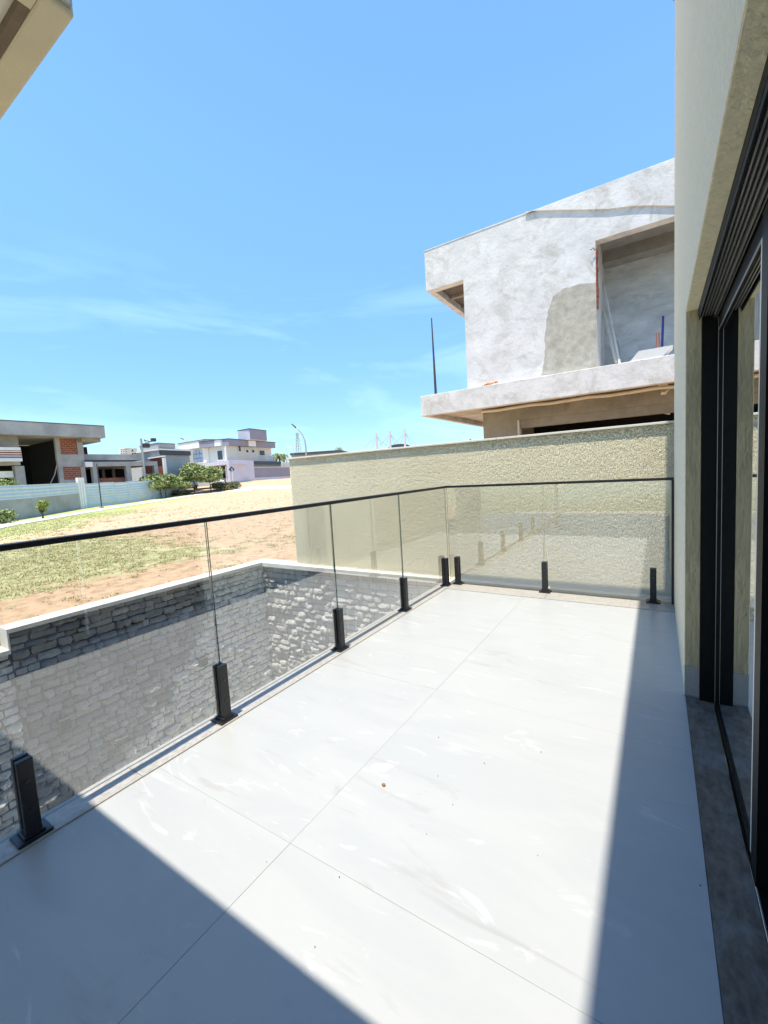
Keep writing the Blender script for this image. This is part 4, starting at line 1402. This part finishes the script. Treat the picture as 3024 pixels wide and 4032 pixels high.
def corr_sheet(root, a, b, za, zb_, h, nrm, name='metal_sheet', waves=5):
    """horizontal corrugated sheet between a and b"""
    vs, fs = [], []
    nj = waves * 4
    for j in range(nj + 1):
        t = j / nj
        off = 0.03 * math.sin(t * waves * 2 * math.pi)
        for P_, z_ in ((a, za), (b, zb_)):
            vs.append((P_.x + nrm.x * off, P_.y + nrm.y * off, z_ + h * t))
    for j in range(nj): fs.append((j * 2, j * 2 + 1, j * 2 + 3, j * 2 + 2))
    o = MB().add(vs, fs).build(name, M['corr'], root)
    return o


for k in range(7):
    a = pA + d1 * (L1 * k / 7) + n1 * 0.02; b = pA + d1 * (L1 * (k + 0.995) / 7) + n1 * 0.02
    corr_sheet(fnc, a, b, tz(a.x, a.y) + 1.28, tz(b.x, b.y) + 1.28, 0.88, n1, waves=4)
gp = empty('gate_pillar', (pB.x, pB.y, tz(pB.x, pB.y)), 'white corrugated gate pillar between block wall and sheet fence', 'pillar')
f0 = MB()
for k in range(5):
    a = pB + d1 * (0.22 * k)
    n_ = n1 * (0.06 if k % 2 else 0.0)
    q_ = [a + n1 * .05 + n_, a + d1 * .2195 + n1 * .05 + n_, a + d1 * .2195 - n1 * .12, a - n1 * .12]
    f0.prism([(v.x, v.y) for v in q_], tz(pB.x, pB.y) - .2, tz(pB.x, pB.y) + 2.55)
f0.build('post_sheet', M['white'], gp)
fs2 = empty('sheet_fence', (pC.x, pC.y, tz(pC.x, pC.y)), 'pale blue corrugated metal sheet fence behind the slim dark pole', 'fence')
st = pB + d1 * 1.12
L2, d2 = fence_dir(st, pC)
n2 = Vector((d2.y, -d2.x, 0))
if n2.dot(EYE - st) < 0: n2 = -n2
for k in range(9):
    a = st + d2 * (L2 * k / 9); b = st + d2 * (L2 * (k + 0.997) / 9)
    corr_sheet(fs2, a, b, tz(a.x, a.y) - .02, tz(b.x, b.y) - .02, 2.05 + (0.05 if k % 2 else 0), n2, waves=9)
    q_ = b - n2 * 0.08
    MB().box(q_.x - .04, q_.x + .04, q_.y - .04, q_.y + .04, tz(q_.x, q_.y) - .2, tz(q_.x, q_.y) + 2.1).build('post', M['steel'], fs2)

# --- B: grey modern house with dark red gate
HB = 49
FBl = Facade(640, 1917, HB, 88); FBr = Facade(640, 1917, HB, 13)
hB = empty('grey_house', (FBl.o.x, FBl.o.y, 0.4), 'grey flat-roofed house with dark slate fascia and a dark red gate beside the white house', 'house')
K0 = FBl.o


def sgn_dir(F, px):  # a coordinate of pixel column on facade
    return F.sz(px, 1850)[0]


def two_face(name, mat_, xl, xr, ytop, ybot, grow=0.0, depth=5.0, kl=None):
    zt_ = FBl.sz(640, ytop, grow)[1]; zb_ = FBl.sz(640, ybot, grow)[1]
    c = FBl.pt(0, 0) + (FBl.n + FBr.n) * grow
    L_ = FBl.pt(sgn_dir(FBl, xl), 0) + FBl.n * grow
    R_ = FBr.pt(sgn_dir(FBr, xr), 0) + FBr.n * grow
    back = L_ + (R_ - c)
    return MB().prism([(c.x, c.y), (R_.x, R_.y), (back.x, back.y), (L_.x, L_.y)], zb_, zt_).build(name, mat_, hB)


two_face('roof_block', M['grey_h'], 560, 699, 1741, 1761, 0.0)
two_face('roof_cap', M['navy'], 559, 700, 1739.5, 1741.3, 0.06)
two_face('white_band', M['white'], 555, 760, 1761.5, 1768, 0.35)
two_face('main_wall', M['grey_h'], 562, 752, 1768.5, 1932, 0.0)
r_ = FBr.rect(642, 1768, 747, 1792, 0.12)
FBr.box(MB(), 0.05, r_[1], r_[2], r_[3] - .02, 0.02, 0.25)
mb = MB(); FBr.box(mb, 0.05, r_[1], r_[2], r_[3] - .02, 0.02, 0.22); mb.build('slate_fascia', M['navy'], hB)
mb = MB(); r_ = FBl.rect(591, 1803, 644, 1870, 0.05); FBl.box(mb, r_[0], r_[1], r_[2], r_[3], 0.02, 0.06)
gt = mb.build('gate', M['brick'], hB)
mb = MB(); r_ = FBl.rect(588, 1798, 650, 1803, 0.1); FBl.box(mb, r_[0], r_[1], r_[2], r_[3], 0.02, 0.3); mb.build('gate_lintel', M['white'], hB)
mb = MB(); r_ = FBl.rect(644, 1803, 650, 1870, 0.1); FBl.box(mb, r_[0], r_[1], r_[2], r_[3], 0.02, 0.3); mb.build('gate_pier', M['white'], hB)

# --- C: white and lavender house
HC = 64
FCl = Facade(902, 1903, HC, 88); FCr = Facade(902, 1903, HC, 12)
hC = empty('white_house', (FCl.o.x, FCl.o.y, 1.3), 'white two-storey flat-roofed house with mauve fascia, rooftop box and lavender garden wall', 'house')
f(FCl, 'left_fascia', M['white'], hC, 700, 1742, 813, 1764, -5, 0.6, z=(FCl.sz(760, 1766, .6)[1], FCl.sz(760, 1739, .6)[1]))
f(FCr, 'mauve_return', M['lav_grey'], hC, 813, 1730, 838, 1756, -1.0, 3.6) if False else None
zf1, zf0 = FCl.sz(902, 1725, 0.5)[1], FCl.sz(902, 1750, 0.5)[1]
f(FCl, 'fascia', M['white'], hC, 838, 1730, 902, 1752, -6, 0.5, a=(None, 0.5), z=(zf0, zf1))
a_r = FCr.sz(1082, 1760, 0.5)[0]
mb = MB(); FCr.box(mb, 0.0, a_r, zf0, zf1, -5, 0.62); mb.build('mauve_fascia', M['lav_grey'], hC)
mb = MB(); FCr.box(mb, -0.1, a_r + 0.1, zf1 + .001, zf1 + 0.09, -5, 0.7); mb.build('fascia_cap', M['navy'], hC)
mb = MB(); FCl.box(mb, FCl.sz(838, 1740)[0], 0.4, zf1 + .001, zf1 + .09, -4, 0.6); mb.build('fascia_cap', M['navy'], hC)
zl1 = FCl.sz(760, 1739, .6)[1]
mb = MB(); FCl.box(mb, FCl.sz(700, 1740, .6)[0], FCl.sz(813, 1740, .6)[0] + .05, zl1 + .001, zl1 + .09, -4, 0.68); mb.build('fascia_cap', M['navy'], hC)
mb = MB(); FCl.box(mb, FCl.sz(813, 1740, .6)[0] + .002, FCl.sz(838, 1740, .5)[0] - .002, zf0 + .1, zf1 - .03, -5, 0.2); mb.build('mauve_recess', M['lav_grey'], hC)
wr = FCr.sz(1070, 1800)[0]
wlft = FCl.sz(742, 1800)[0]
cC = FCl.pt(0, 0); LC = FCl.pt(wlft, 0); RCn = FCr.pt(wr, 0); BC = LC + (RCn - cC)
MB().prism([(cC.x, cC.y), (RCn.x, RCn.y), (BC.x, BC.y), (LC.x, LC.y)], 0.2, zf0 - .001).build('main_wall', M['cream'], hC)
f(FCl, 'stone_pilaster', M['coping'], hC, 797, 1760, 818, 1822, 0.01, 0.12)


def window(F, root, x0, y0, x1, y1, nu, nv, pane=None, frame_mat=None, d=0.0, border=0.10):
    a0, a1, z0, z1 = F.rect(x0, y0, x1, y1, d)
    if a0 > a1: a0, a1 = a1, a0
    mb = MB()
    F.box(mb, a0 - border, a1 + border, z1, z1 + border, d + .01, d + .09)
    F.box(mb, a0 - border, a1 + border, z0 - border, z0, d + .01, d + .09)
    F.box(mb, a0 - border, a0, z0 + .0005, z1 - .0005, d + .01, d + .088)
    F.box(mb, a1, a1 + border, z0 + .0005, z1 - .0005, d + .01, d + .088)
    w = mb.build('window', M['white'], root)
    for i in range(nu):
        for j in range(nv):
            mb = MB()
            pa0 = a0 + (a1 - a0) * i / nu + .04; pa1 = a0 + (a1 - a0) * (i + 1) / nu - .04
            pz0 = z0 + (z1 - z0) * j / nv + .04; pz1 = z0 + (z1 - z0) * (j + 1) / nv - .04
            F.box(mb, pa0, pa1, pz0, pz1, d + .012, d + .03)
            mb.build('pane', pane or M['winglass'], w)
    mb = MB()
    F.box(mb, a0, a1, z0, z1, d + .002, d + .011)
    mb.build('frame', frame_mat or M['navy'], w)
    return w


window(FCl, hC, 759, 1770, 798, 1822, 3, 3, M['bluewin'])
window(FCl, hC, 856, 1774, 877, 1811, 1, 2)
window(FCr, hC, 936, 1752, 946, 1777, 2, 1)
window(FCr, hC, 967, 1771, 977, 1782, 1, 1)
window(FCr, hC, 990, 1771, 1000, 1782, 1, 1)
window(FCr, hC, 1019, 1774, 1040, 1793, 1, 1)
# rooftop box
bxl, bxr = FCl.sz(936, 1700, -3), FCr.sz(999, 1700, -3)
FCb = Facade(1000, 1903, HC + 3, 88); FCb2 = Facade(1000, 1903, HC + 3, 12)
ztb, zbb = FCb.sz(1000, 1686)[1], zf1 + .05
c_ = FCb.o; l_ = FCb.pt(FCb.sz(936, 1700)[0], 0); r2 = FCb2.pt(FCb2.sz(1048, 1700)[0], 0)
bk = l_ + (r2 - c_)
pb = MB().prism([(c_.x, c_.y), (r2.x, r2.y), (bk.x, bk.y), (l_.x, l_.y)], zbb, ztb).build('rooftop_box', M['lav'], hC)
mb = MB(); FCb2.box(mb, 0.02, FCb2.sz(1048, 1700)[0] - .02, zbb + .05, ztb - .05, 0.01, 0.05); mb.build('rooftop_side', M['lav_grey'], pb)
MB().prism([(c_.x + .1, c_.y - .1), (r2.x + .1, r2.y), (bk.x, bk.y + .1), (l_.x - .1, l_.y)], ztb + .001, ztb + .1).build('rooftop_cap', M['navy'], pb)
# terrace canopy, boundary walls
f(FCl, 'terrace_slab', M['lav'], hC, 735, 1822, 902, 1836, 0.0, 3.0, z=(FCl.sz(850, 1833, 3)[1], FCl.sz(850, 1819, 3)[1]))
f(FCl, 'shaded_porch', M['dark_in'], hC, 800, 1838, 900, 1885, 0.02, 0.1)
for a in (806, 835, 862, 886):
    f(FCl, 'porch_post', M['white'], hC, a, 1836, a + 4, 1900, 2.3, 2.5)
FD = Facade(915, 1903, HC - 5, 14)
gw_ = empty('garden_wall', (FD.o.x, FD.o.y, 1.3), 'lavender rendered garden wall with a dark recess in front of the white house', 'wall')
f(FD, 'tall_wall', M['lav'], gw_, 900, 1812, 998, 1925, -0.4, 0, z=(0.1, FD.sz(950, 1812)[1]))
f(FD, 'low_wall', M['lav_grey'], gw_, 998, 1840, 1150, 1925, -0.4, -0.05, z=(0.1, FD.sz(1070, 1840)[1]))
f(FD, 'low_wall_cap', M['white'], gw_, 998, 1838, 1150, 1840, -0.5, 0.05, z=(FD.sz(1070, 1840)[1] + .001, FD.sz(1070, 1838)[1]))
f(FD, 'splash_plinth', M['lav'], gw_, 998, 1872, 1150, 1925, -0.04, 0.03, z=(0.1, FD.sz(1070, 1878)[1]))
f(FD, 'recess_screen', M['navy'], gw_, 998, 1816, 1108, 1828, -1.6, -1.4)
f(FD, 'recess_back', M['concrete_brown'], gw_, 998, 1828, 1108, 1840, -1.7, -1.61)
f(FD, 'side_block', M['cream'], gw_, 1110, 1820, 1140, 1845, -2.0, -1.2)
f(FD, 'glass_balustrade', M['bluewin'], gw_, 1058, 1796, 1076, 1816, -1.9, -1.87)

# --- distant block of flats
FE = Facade(508, 1920, 150, 95); FE2 = Facade(508, 1920, 150, 12)
hE = empty('apartment_block', (FE.o.x, FE.o.y, 0), 'small distant white block of flats beyond the garage wing', 'apartment block')
c_ = FE.o; l_ = FE.pt(FE.sz(471, 1780)[0], 0); r2 = FE2.pt(FE2.sz(541, 1780)[0], 0); bk = l_ + (r2 - c_)
zt_ = FE.sz(508, 1761)[1]
MB().prism([(c_.x, c_.y), (r2.x, r2.y), (bk.x, bk.y), (l_.x, l_.y)], 0, zt_).build('wall', M['cream'], hE)
for row in range(3):
    for k in range(4):
        window(FE, hE, 476 + k * 7, 1768 + row * 8, 480 + k * 7, 1773 + row * 8, 1, 1, border=.05)
window(FE2, hE, 517, 1770, 524, 1778, 1, 1, border=.1); window(FE2, hE, 518, 1784, 524, 1790, 1, 1, border=.1)
FE3 = Facade(700, 1900, 75, 88)
hE3 = empty('low_grey_house', (FE3.o.x - 5, FE3.o.y, 0), 'low grey house roof between the flats and the grey house', 'house')
f(FE3, 'wall', M['grey_h'], hE3, 525, 1782, 600, 1935, -5, 0, z=(0, None))
f(FE3, 'roof', M['navy'], hE3, 524, 1778, 601, 1782, -5.2, 0.3)

# --- dark low building on the right skyline and things behind the dividing wall
FF = Facade(1230, 1883, 110, 116)
hF = empty('low_dark_building', (FF.o.x, FF.o.y, 0), 'long low dark flat roof showing just above the dividing wall coping', 'building')
f(FF, 'roof_slab', M['navy'], hF, 1141, 1778, 1340, 1786, -12, 0)
f(FF, 'wall', M['grey_h'], hF, 1146, 1787, 1336, 1884, -11, -1, z=(0, None))


# --- masts with stays
def mast(px, ytop, ybot, D, stays, label):
    b = at_depth(px, ybot, D); t = at_depth(px, ytop, D)
    gz = tz(b.x, b.y)
    o = empty('stayed_mast', (b.x, b.y, gz), label, 'mast', 'white masts with stays on the skyline')
    MB().tube([(b.x, b.y, gz), (b.x, b.y, t.z)], 0.85, 8).build('mast', M['lav'], o)
    for (sx, sy, ty) in stays:
        e_ = at_depth(sx, sy, D); s_ = at_depth(px, ty, D)
        MB().tube([(s_.x, s_.y, s_.z), (e_.x, e_.y, e_.z)], 0.16, 5).build('stay', M['steel'], o)
    return o


mast(1483, 1705, 1756, 330, [(1434, 1764, 1718), (1465, 1762, 1718), (1505, 1757, 1718), (1521, 1755, 1718)], 'white stayed mast, leftmost of the three above the coping')
mast(1537, 1697, 1752, 330, [(1490, 1758, 1711), (1519, 1755, 1711), (1558, 1752, 1711), (1574, 1749, 1711)], 'white stayed mast in the middle of the three, at the dark dome')
mast(1595, 1690, 1748, 330, [(1549, 1752, 1705), (1575, 1750, 1705), (1621, 1755, 1705), (1640, 1753, 1705)], 'tallest white stayed mast, rightmost of the three')
c_ = at_depth(1572, 1760, 335)
o = empty('dome_roof', (c_.x, c_.y, tz(c_.x, c_.y)), 'low dark curved roof between the stayed masts', 'roof')
rt = Vector((math.cos(YAW), math.sin(YAW), 0))
pts = [c_ + rt * (8.5 * math.cos(a)) + Vector((0, 0, 2.4 * math.sin(a))) for a in [math.pi * k / 12 for k in range(13)]]
fw = Vector((-math.sin(YAW), math.cos(YAW), 0)) * 14
vs = [tuple(p) for p in pts] + [tuple(p + fw) for p in pts]
fs = [(i, i + 1, i + 14, i + 13) for i in range(12)] + [tuple(range(13))]
MB().add(vs, fs).build('shell', M['navy'], o)
MB().prism([(pts[0].x, pts[0].y), (pts[-1].x, pts[-1].y), ((pts[-1] + fw).x, (pts[-1] + fw).y), ((pts[0] + fw).x, (pts[0] + fw).y)], tz(c_.x, c_.y), c_.z - .01).build('hall', M['grey_h'], o)


# --- street furniture
def pole_obj(name, px, ytop, ybase, D, r_, m_, label, cat, arm=None, group=None, lean=0.0):
    b = at_depth(px, ybase, D); t = at_depth(px, ytop, D)
    gz = tz(b.x, b.y)
    o = empty(name, (b.x, b.y, gz), label, cat, group)
    side = rt
    path = [(b.x, b.y, gz), (b.x + side.x * lean, b.y + side.y * lean, t.z)]
    MB().tube(path, r_, 8, r_ * .8).build('pole', m_, o)
    return o, t


o, t = pole_obj('slim_pole', 402, 1826, 2010, 34.6, 0.045, M['steel_dark'], 'slim dark metal pole standing on the pavement edge before the sheet fence', 'pole', lean=0.0)
MB().box(o.location.x - .12, o.location.x + .12, o.location.y - .12, o.location.y + .12, o.location.z, o.location.z + .12).build('footing', M['concrete'], o)


def arc_lamp(pts_px, D, r_, label, name='street_lamp'):
    P_ = [at_depth(a, b, D) for a, b in pts_px]
    gz = tz(P_[0].x, P_[0].y)
    o = empty(name, (P_[0].x, P_[0].y, gz), label, 'street lamp', 'street lamps')
    MB().tube([(P_[0].x, P_[0].y, gz)] + [tuple(p) for p in P_], r_, 8, r_ * .5).build('pole', M['steel'], o, smooth=True)
    h, h2 = P_[-1], P_[-2]
    d = (h - h2).normalized()
    MB().tube([h - d * .1, h + d * .25, h + d * .7], 0.12, 7, 0.07).build('lamp_head', M['steel_dark'], o)
    return o


arc_lamp([(1206, 1800), (1204, 1760), (1200, 1735), (1191, 1712), (1177, 1694), (1163, 1682)], 62, 0.13, 'tall street lamp with curved arm rising behind the dividing wall end')
arc_lamp([(762, 1790), (757, 1762), (750, 1748), (742, 1739), (731, 1733), (721, 1729)], 90, 0.13, 'street lamp whose curved arm shows against the white house roof')
arc_lamp([(1808, 1760), (1809, 1730), (1811, 1718), (1818, 1709), (1826, 1703)], 210, 0.10, 'faint distant street lamp above the coping near the unfinished house')
# lamp post with cross arm at the grey house
o, t = pole_obj('utility_pole', 566, 1727, 1830, 46, 0.13, M['steel'], 'grey utility pole with a braced arm and lamp beside the grey house', 'utility pole')
a_ = at_depth(567, 1732, 46); b1 = at_depth(592, 1740, 46); c1 = at_depth(604, 1733, 46); dd_ = at_depth(575, 1744, 46)
MB().tube([a_, b1, c1], 0.06, 6).build('arm', M['steel_dark'], o)
MB().tube([a_, dd_, b1], 0.035, 5).build('brace', M['steel_dark'], o)
MB().box(c1.x - .2, c1.x + .2, c1.y - .2, c1.y + .2, c1.z - .15, c1.z + .2).build('lamp_head', M['steel_dark'], o)
MB().box(dd_.x - .25, dd_.x + .25, dd_.y - .25, dd_.y + .25, dd_.z - .5, dd_.z - .05).build('junction_box', M['steel_dark'], o)
# lattice tower
b = at_depth(1174, 1800, 260); tp = at_depth(1172, 1705, 260)
o = empty('lattice_tower', (b.x, b.y, tz(b.x, b.y)), 'thin lattice radio tower with cross arms on the skyline', 'tower')
w0 = 2.2
for sx in (-1, 1):
    for sy in (-1, 1):
        MB().tube([(b.x + sx * w0, b.y + sy * w0, o.location.z), (tp.x + sx * .2, tp.y + sy * .2, tp.z)], 0.14, 4).build('leg', M['steel'], o)
mb = MB()
nl = 14
for k in range(nl):
    t0, t1 = k / nl, (k + 1) / nl
    z0_ = o.location.z + (tp.z - o.location.z) * t0; z1_ = o.location.z + (tp.z - o.location.z) * t1
    wa, wb = w0 + (.2 - w0) * t0, w0 + (.2 - w0) * t1
    for (sx, sy, ex, ey) in [(-1, -1, 1, -1), (1, -1, 1, 1), (1, 1, -1, 1), (-1, 1, -1, -1)]:
        mb.tube([(b.x + sx * wa, b.y + sy * wa, z0_), (b.x + ex * wb, b.y + ey * wb, z1_)], 0.09, 4)
mb.build('lattice', M['steel'], o)
for (yy, w_) in [(1722, 7), (1744, 6), (1757, 4)]:
    c_ = at_depth(1173, yy, 260)
    MB().tube([c_ - rt * w_ / 2, c_ + rt * w_ / 2], 0.16, 4).build('cross_arm', M['steel'], o)
# antenna on the skyline
b = at_depth(1130, 1800, 100); tp = at_depth(1129, 1765, 100)
o = empty('television_antenna', (b.x, b.y, tz(b.x, b.y)), 'thin roof antenna with horizontal bars left of the lattice tower', 'antenna')
MB().tube([(b.x, b.y, o.location.z), tuple(tp)], 0.05, 5).build('pole', M['steel'], o)
for yy in (1758, 1764):
    MB().tube([at_depth(1129, yy, 100), at_depth(1155, yy - 2, 100)], 0.05, 4).build('bar', M['steel'], o)
MB().tube([at_depth(1153, 1750, 100), at_depth(1155, 1800, 100)], 0.04, 4).build('mast', M['steel'], o)
# road sign seen from behind
b = at_depth(918, 1899, 57); tp = at_depth(914, 1838, 57)
o = empty('road_sign', (b.x, b.y, tz(b.x, b.y)), 'diamond road sign on a post seen from behind, in front of the lavender wall', 'road sign')
MB().tube([(b.x, b.y, o.location.z - .1), (b.x, b.y, tp.z - .2)], 0.045, 7).build('post', M['white'], o)
c_ = at_depth(912, 1848, 56.95); s_ = 0.42
up = Vector((0, 0, 1))
q4 = [c_ + rt * s_, c_ + up * s_, c_ - rt * s_, c_ - up * s_]
fw = Vector((-math.sin(YAW), math.cos(YAW), 0)) * 0.02
MB().add([tuple(v) for v in q4] + [tuple(v + fw) for v in q4], [(0, 1, 2, 3), (7, 6, 5, 4), (0, 4, 5, 1), (1, 5, 6, 2), (2, 6, 7, 3), (3, 7, 4, 0)]).build('sign_plate', M['navy'], o)


# --- vegetation
def leaf_cloud(mb, blobs, n, size, r):
    """leaf-sized folded quads scattered in ellipsoids"""
    tot = sum(b[3] * b[4] * b[5] for b in blobs)
    for (x, y, z, rx, ry, rz) in blobs:
        k = int(n * rx * ry * rz / tot)
        for _ in range(k):
            while True:
                a, b, c = r.uniform(-1, 1), r.uniform(-1, 1), r.uniform(-1, 1)
                d = a * a + b * b + c * c
                if 0.12 < d < 1.15: break
            if vn3(x + a * rx, y + b * ry, z + c * rz) < 0.36: continue
            P = Vector((x + a * rx, y + b * ry, z + c * rz))
            u = Vector((r.uniform(-1, 1), r.uniform(-1, 1), r.uniform(-.6, .6))).normalized()
            v = u.cross(Vector((r.uniform(-1, 1), r.uniform(-1, 1), r.uniform(-1, 1)))).normalized()
            s_ = size * r.uniform(.6, 1.3)
            mb.add([P - u * s_, P + v * s_ * .5, P + u * s_, P - v * s_ * .5], [(0, 1, 2, 3)])


def vn3(x, y, z): return noise.noise(Vector((x * 1.9, y * 1.9, z * 1.9))) * .5 + .5


def tree(px, ybase, D, ytop, half_px, label, m_='leaf', n=2600, size=.11, trunks=1, group=None, trunk_frac=.38, name='young_tree', seed=1, sq=1.0):
    r = random.Random(seed)
    b = at_depth(px, ybase, D)
    gz = tz(b.x, b.y)
    zt_ = at_depth(px, ytop, D).z
    hw = half_px * D / FOC
    H_ = zt_ - gz
    o = empty(name, (b.x, b.y, gz), label, 'tree', group)
    mb = MB()
    zc = gz + H_ * trunk_frac * .72
    for k in range(trunks):
        ox = (k - (trunks - 1) / 2) * .5
        bx0 = Vector((b.x, b.y, gz - .05)) + rt * ox
        top_ = bx0 + rt * r.uniform(-.1, .1) + Vector((0, 0, zc - gz + H_ * .12))
        mb.tube([bx0, bx0.lerp(top_, .5) + rt * .03, top_], 0.055, 7, 0.04)
        for j in range(7):
            a = r.uniform(0, 6.28)
            e_ = top_ + Vector((math.cos(a) * hw * .7, math.sin(a) * hw * .7, H_ * r.uniform(.12, .42)))
            mb.tube([top_ - Vector((0, 0, .15 * j / 7)), top_.lerp(e_, .5) + Vector((0, 0, .1)), e_], 0.028, 5, 0.008)
    mb.build('trunk', M['bark'], o)
    blobs = []
    ch = H_ * (1 - trunk_frac * .72) / 2
    for k in range(15):
        a = r.uniform(0, 6.28); rr = r.uniform(.1, .72) * hw
        blobs.append((b.x + math.cos(a) * rr, b.y + math.sin(a) * rr, zc + ch + r.uniform(-.45, .5) * ch, hw * r.uniform(.22, .40) * sq, hw * r.uniform(.22, .40), ch * r.uniform(.30, .50)))
    mb = MB(); leaf_cloud(mb, blobs, n, size * 1.15, r)
    mb.build('crown', M[m_], o)
    return o


tr = 'young trees along the pavement'
tree(645, 1962, 47, 1858, 82, 'low spreading young tree with two thin trunks, leftmost of the pavement trees', trunks=2, seed=3, group=tr, n=8000)
tree(767, 1944, 51, 1816, 112, 'tallest pavement tree with a broad bright green crown before the white house', seed=5, group=tr, n=10000)
tree(832, 1947, 52, 1834, 104, 'wide young tree right of the tallest one, in front of the porch', seed=8, group=tr, n=8000)
tree(168, 2036, 25.8, 1966, 29, 'small yellow-green sapling standing before the grey block wall', m_='leaf_y', seed=12, n=800, size=.07, trunk_frac=.35)
# bushes
def bush(px, ybase, D, ytop, half_px, label, m_='leaf_d', n=1200, size=.09, seed=1, name='bush', elong=1.0):
    r = random.Random(seed)
    b = at_depth(px, ybase, D); gz = tz(b.x, b.y)
    H_ = at_depth(px, ytop, D).z - gz; hw = half_px * D / FOC
    o = empty(name, (b.x, b.y, gz), label, 'bush')
    blobs = []
    for k in range(7):
        u = r.uniform(-.75, .75)
        blobs.append((b.x + rt.x * u * hw, b.y + rt.y * u * hw + r.uniform(-.3, .3), gz + H_ * r.uniform(.3, .55), hw * .4, hw * .35 + .2, H_ * r.uniform(.35, .5)))
    mb = MB(); leaf_cloud(mb, blobs, n, size, r)
    mb.build('foliage', M[m_], o)
    mb = MB()
    for k in range(6):
        a = r.uniform(0, 6.28)
        mb.tube([(b.x, b.y, gz - .05), (b.x + math.cos(a) * hw * .4, b.y + math.sin(a) * hw * .4, gz + H_ * .6)], .02, 5, .008)
    mb.build('stem', M['bark'], o)
    return o


bush(700, 1954, 50, 1930, 60, 'low straggly hedge under the pavement trees', seed=4, n=2600, m_='leaf_d')
bush(895, 1932, 53, 1893, 58, 'dark olive bush at the right end of the pavement trees', seed=6, n=3200)
bush(20, 2068, 23, 1995, 36, 'green bush at the left edge of the frame beside the pavement', seed=9, n=1500, m_='leaf', size=.07)
bush(20, 1958, 34, 1858, 46, 'bright green shrub growing behind the block wall at the left edge', seed=10, n=2400, m_='leaf', size=.1)


def palm(px, ytop, ybase, D, label, s=1.8, seed=1):
    r = random.Random(seed)
    b = at_depth(px, ybase, D); t = at_depth(px, ytop, D); gz = tz(b.x, b.y)
    o = empty('palm_tree', (b.x, b.y, gz), label, 'palm tree', 'distant palms on the skyline')
    MB().tube([(b.x, b.y, gz), (t.x, t.y, t.z)], .22, 6, .15).build('trunk', M['bark'], o)
    mb = MB()
    for k in range(14):
        a = k * 2 * math.pi / 14 + r.uniform(-.2, .2)
        d = Vector((math.cos(a), math.sin(a), 0)); w = Vector((-d.y, d.x, 0)) * .16 * s
        lift = r.uniform(.1, .9) * s * .6
        P = [t, t + d * s * .5 + Vector((0, 0, lift)), t + d * s + Vector((0, 0, lift - .5 * s)), t + d * s * 1.25 + Vector((0, 0, lift - 1.1 * s))]
        vs = []
        for i, p_ in enumerate(P):
            ww = w * (1 - i / 4.2); vs += [p_ - ww, p_ + ww]
        mb.add(vs, [(0, 1, 3, 2), (2, 3, 5, 4), (4, 5, 7, 6)])
    mb.build('crown', M['leaf_d'], o)


tree(703, 1957, 49, 1872, 78, 'low wide pavement tree filling the gap left of the tallest one', seed=23, group=tr, n=6500, trunk_frac=.3)
palm(1334, 1770, 1800, 150, 'single distant palm just above the coping left of the masts', s=1.5, seed=2)
for i, (a, b, c) in enumerate([(1085, 1796, 90), (1100, 1799, 92), (1118, 1797, 95)]):
    palm(a, b, 1850, c, ['leftmost of the palms beside the white house', 'middle palm of the group beside the white house', 'palm nearest the dividing wall beside the white house'][i], s=1.3, seed=5 + i)
c_ = at_depth(1136, 1800, 80)
tree(1856, 1790, 150, 1722, 13, 'tiny dark treetop above the coping left of the unfinished house', m_='leaf_d', n=260, size=.45, seed=15, trunk_frac=.3)

# --- white car behind the trees
car = empty('parked_car', at_depth(815, 1915, 56), 'white parked car half hidden behind the pavement trees', 'car')
gz = tz(car.location.x, car.location.y); car.location.z = gz
cz0 = gz
C0 = Vector((car.location.x, car.location.y, gz))
prof = [(-1.9, .35), (-1.95, .75), (-1.75, 1.0), (-1.2, 1.05), (-.65, 1.45), (.75, 1.48), (1.35, 1.02), (1.95, .9), (2.0, .4)]
fw1 = Vector((-math.sin(YAW), math.cos(YAW), 0))


def carpt(u, v, z): return C0 + rt * u + fw1 * v + Vector((0, 0, z))


vs = [tuple(carpt(u, -.85, z)) for u, z in prof] + [tuple(carpt(u, .85, z)) for u, z in prof]
npf = len(prof)
MB().add(vs, [tuple(range(npf)), tuple(range(npf, 2 * npf))[::-1]] + [(i, (i + 1) % npf, (i + 1) % npf + npf, i + npf) for i in range(npf)]).build('body', M['carpaint'], car, bevel=0.06)
for (u0, u1) in [(-1.0, -.02), (.04, .95)]:
    q_ = [carpt(u0 + (.4 if u0 < -.5 else 0), -.856, 1.38), carpt(u1 - (.25 if u1 > .5 else 0), -.856, 1.38), carpt(u1, -.856, 1.05), carpt(u0, -.856, 1.05)]
    q2 = [v_ + fw1 * .02 for v_ in q_]
    MB().hexa([tuple(v_) for v_ in q_ + q2]).build('side_window', M['winglass'], car)
for u in (-1.25, 1.3):
    MB().tube([carpt(u, -.88, .32), carpt(u, -.68, .32)], .32, 14).build('wheel', M['rubber'], car)
    MB().tube([carpt(u, -.90, .32), carpt(u, -.87, .32)], .18, 12).build('wheel_rim', M['steel'], car)
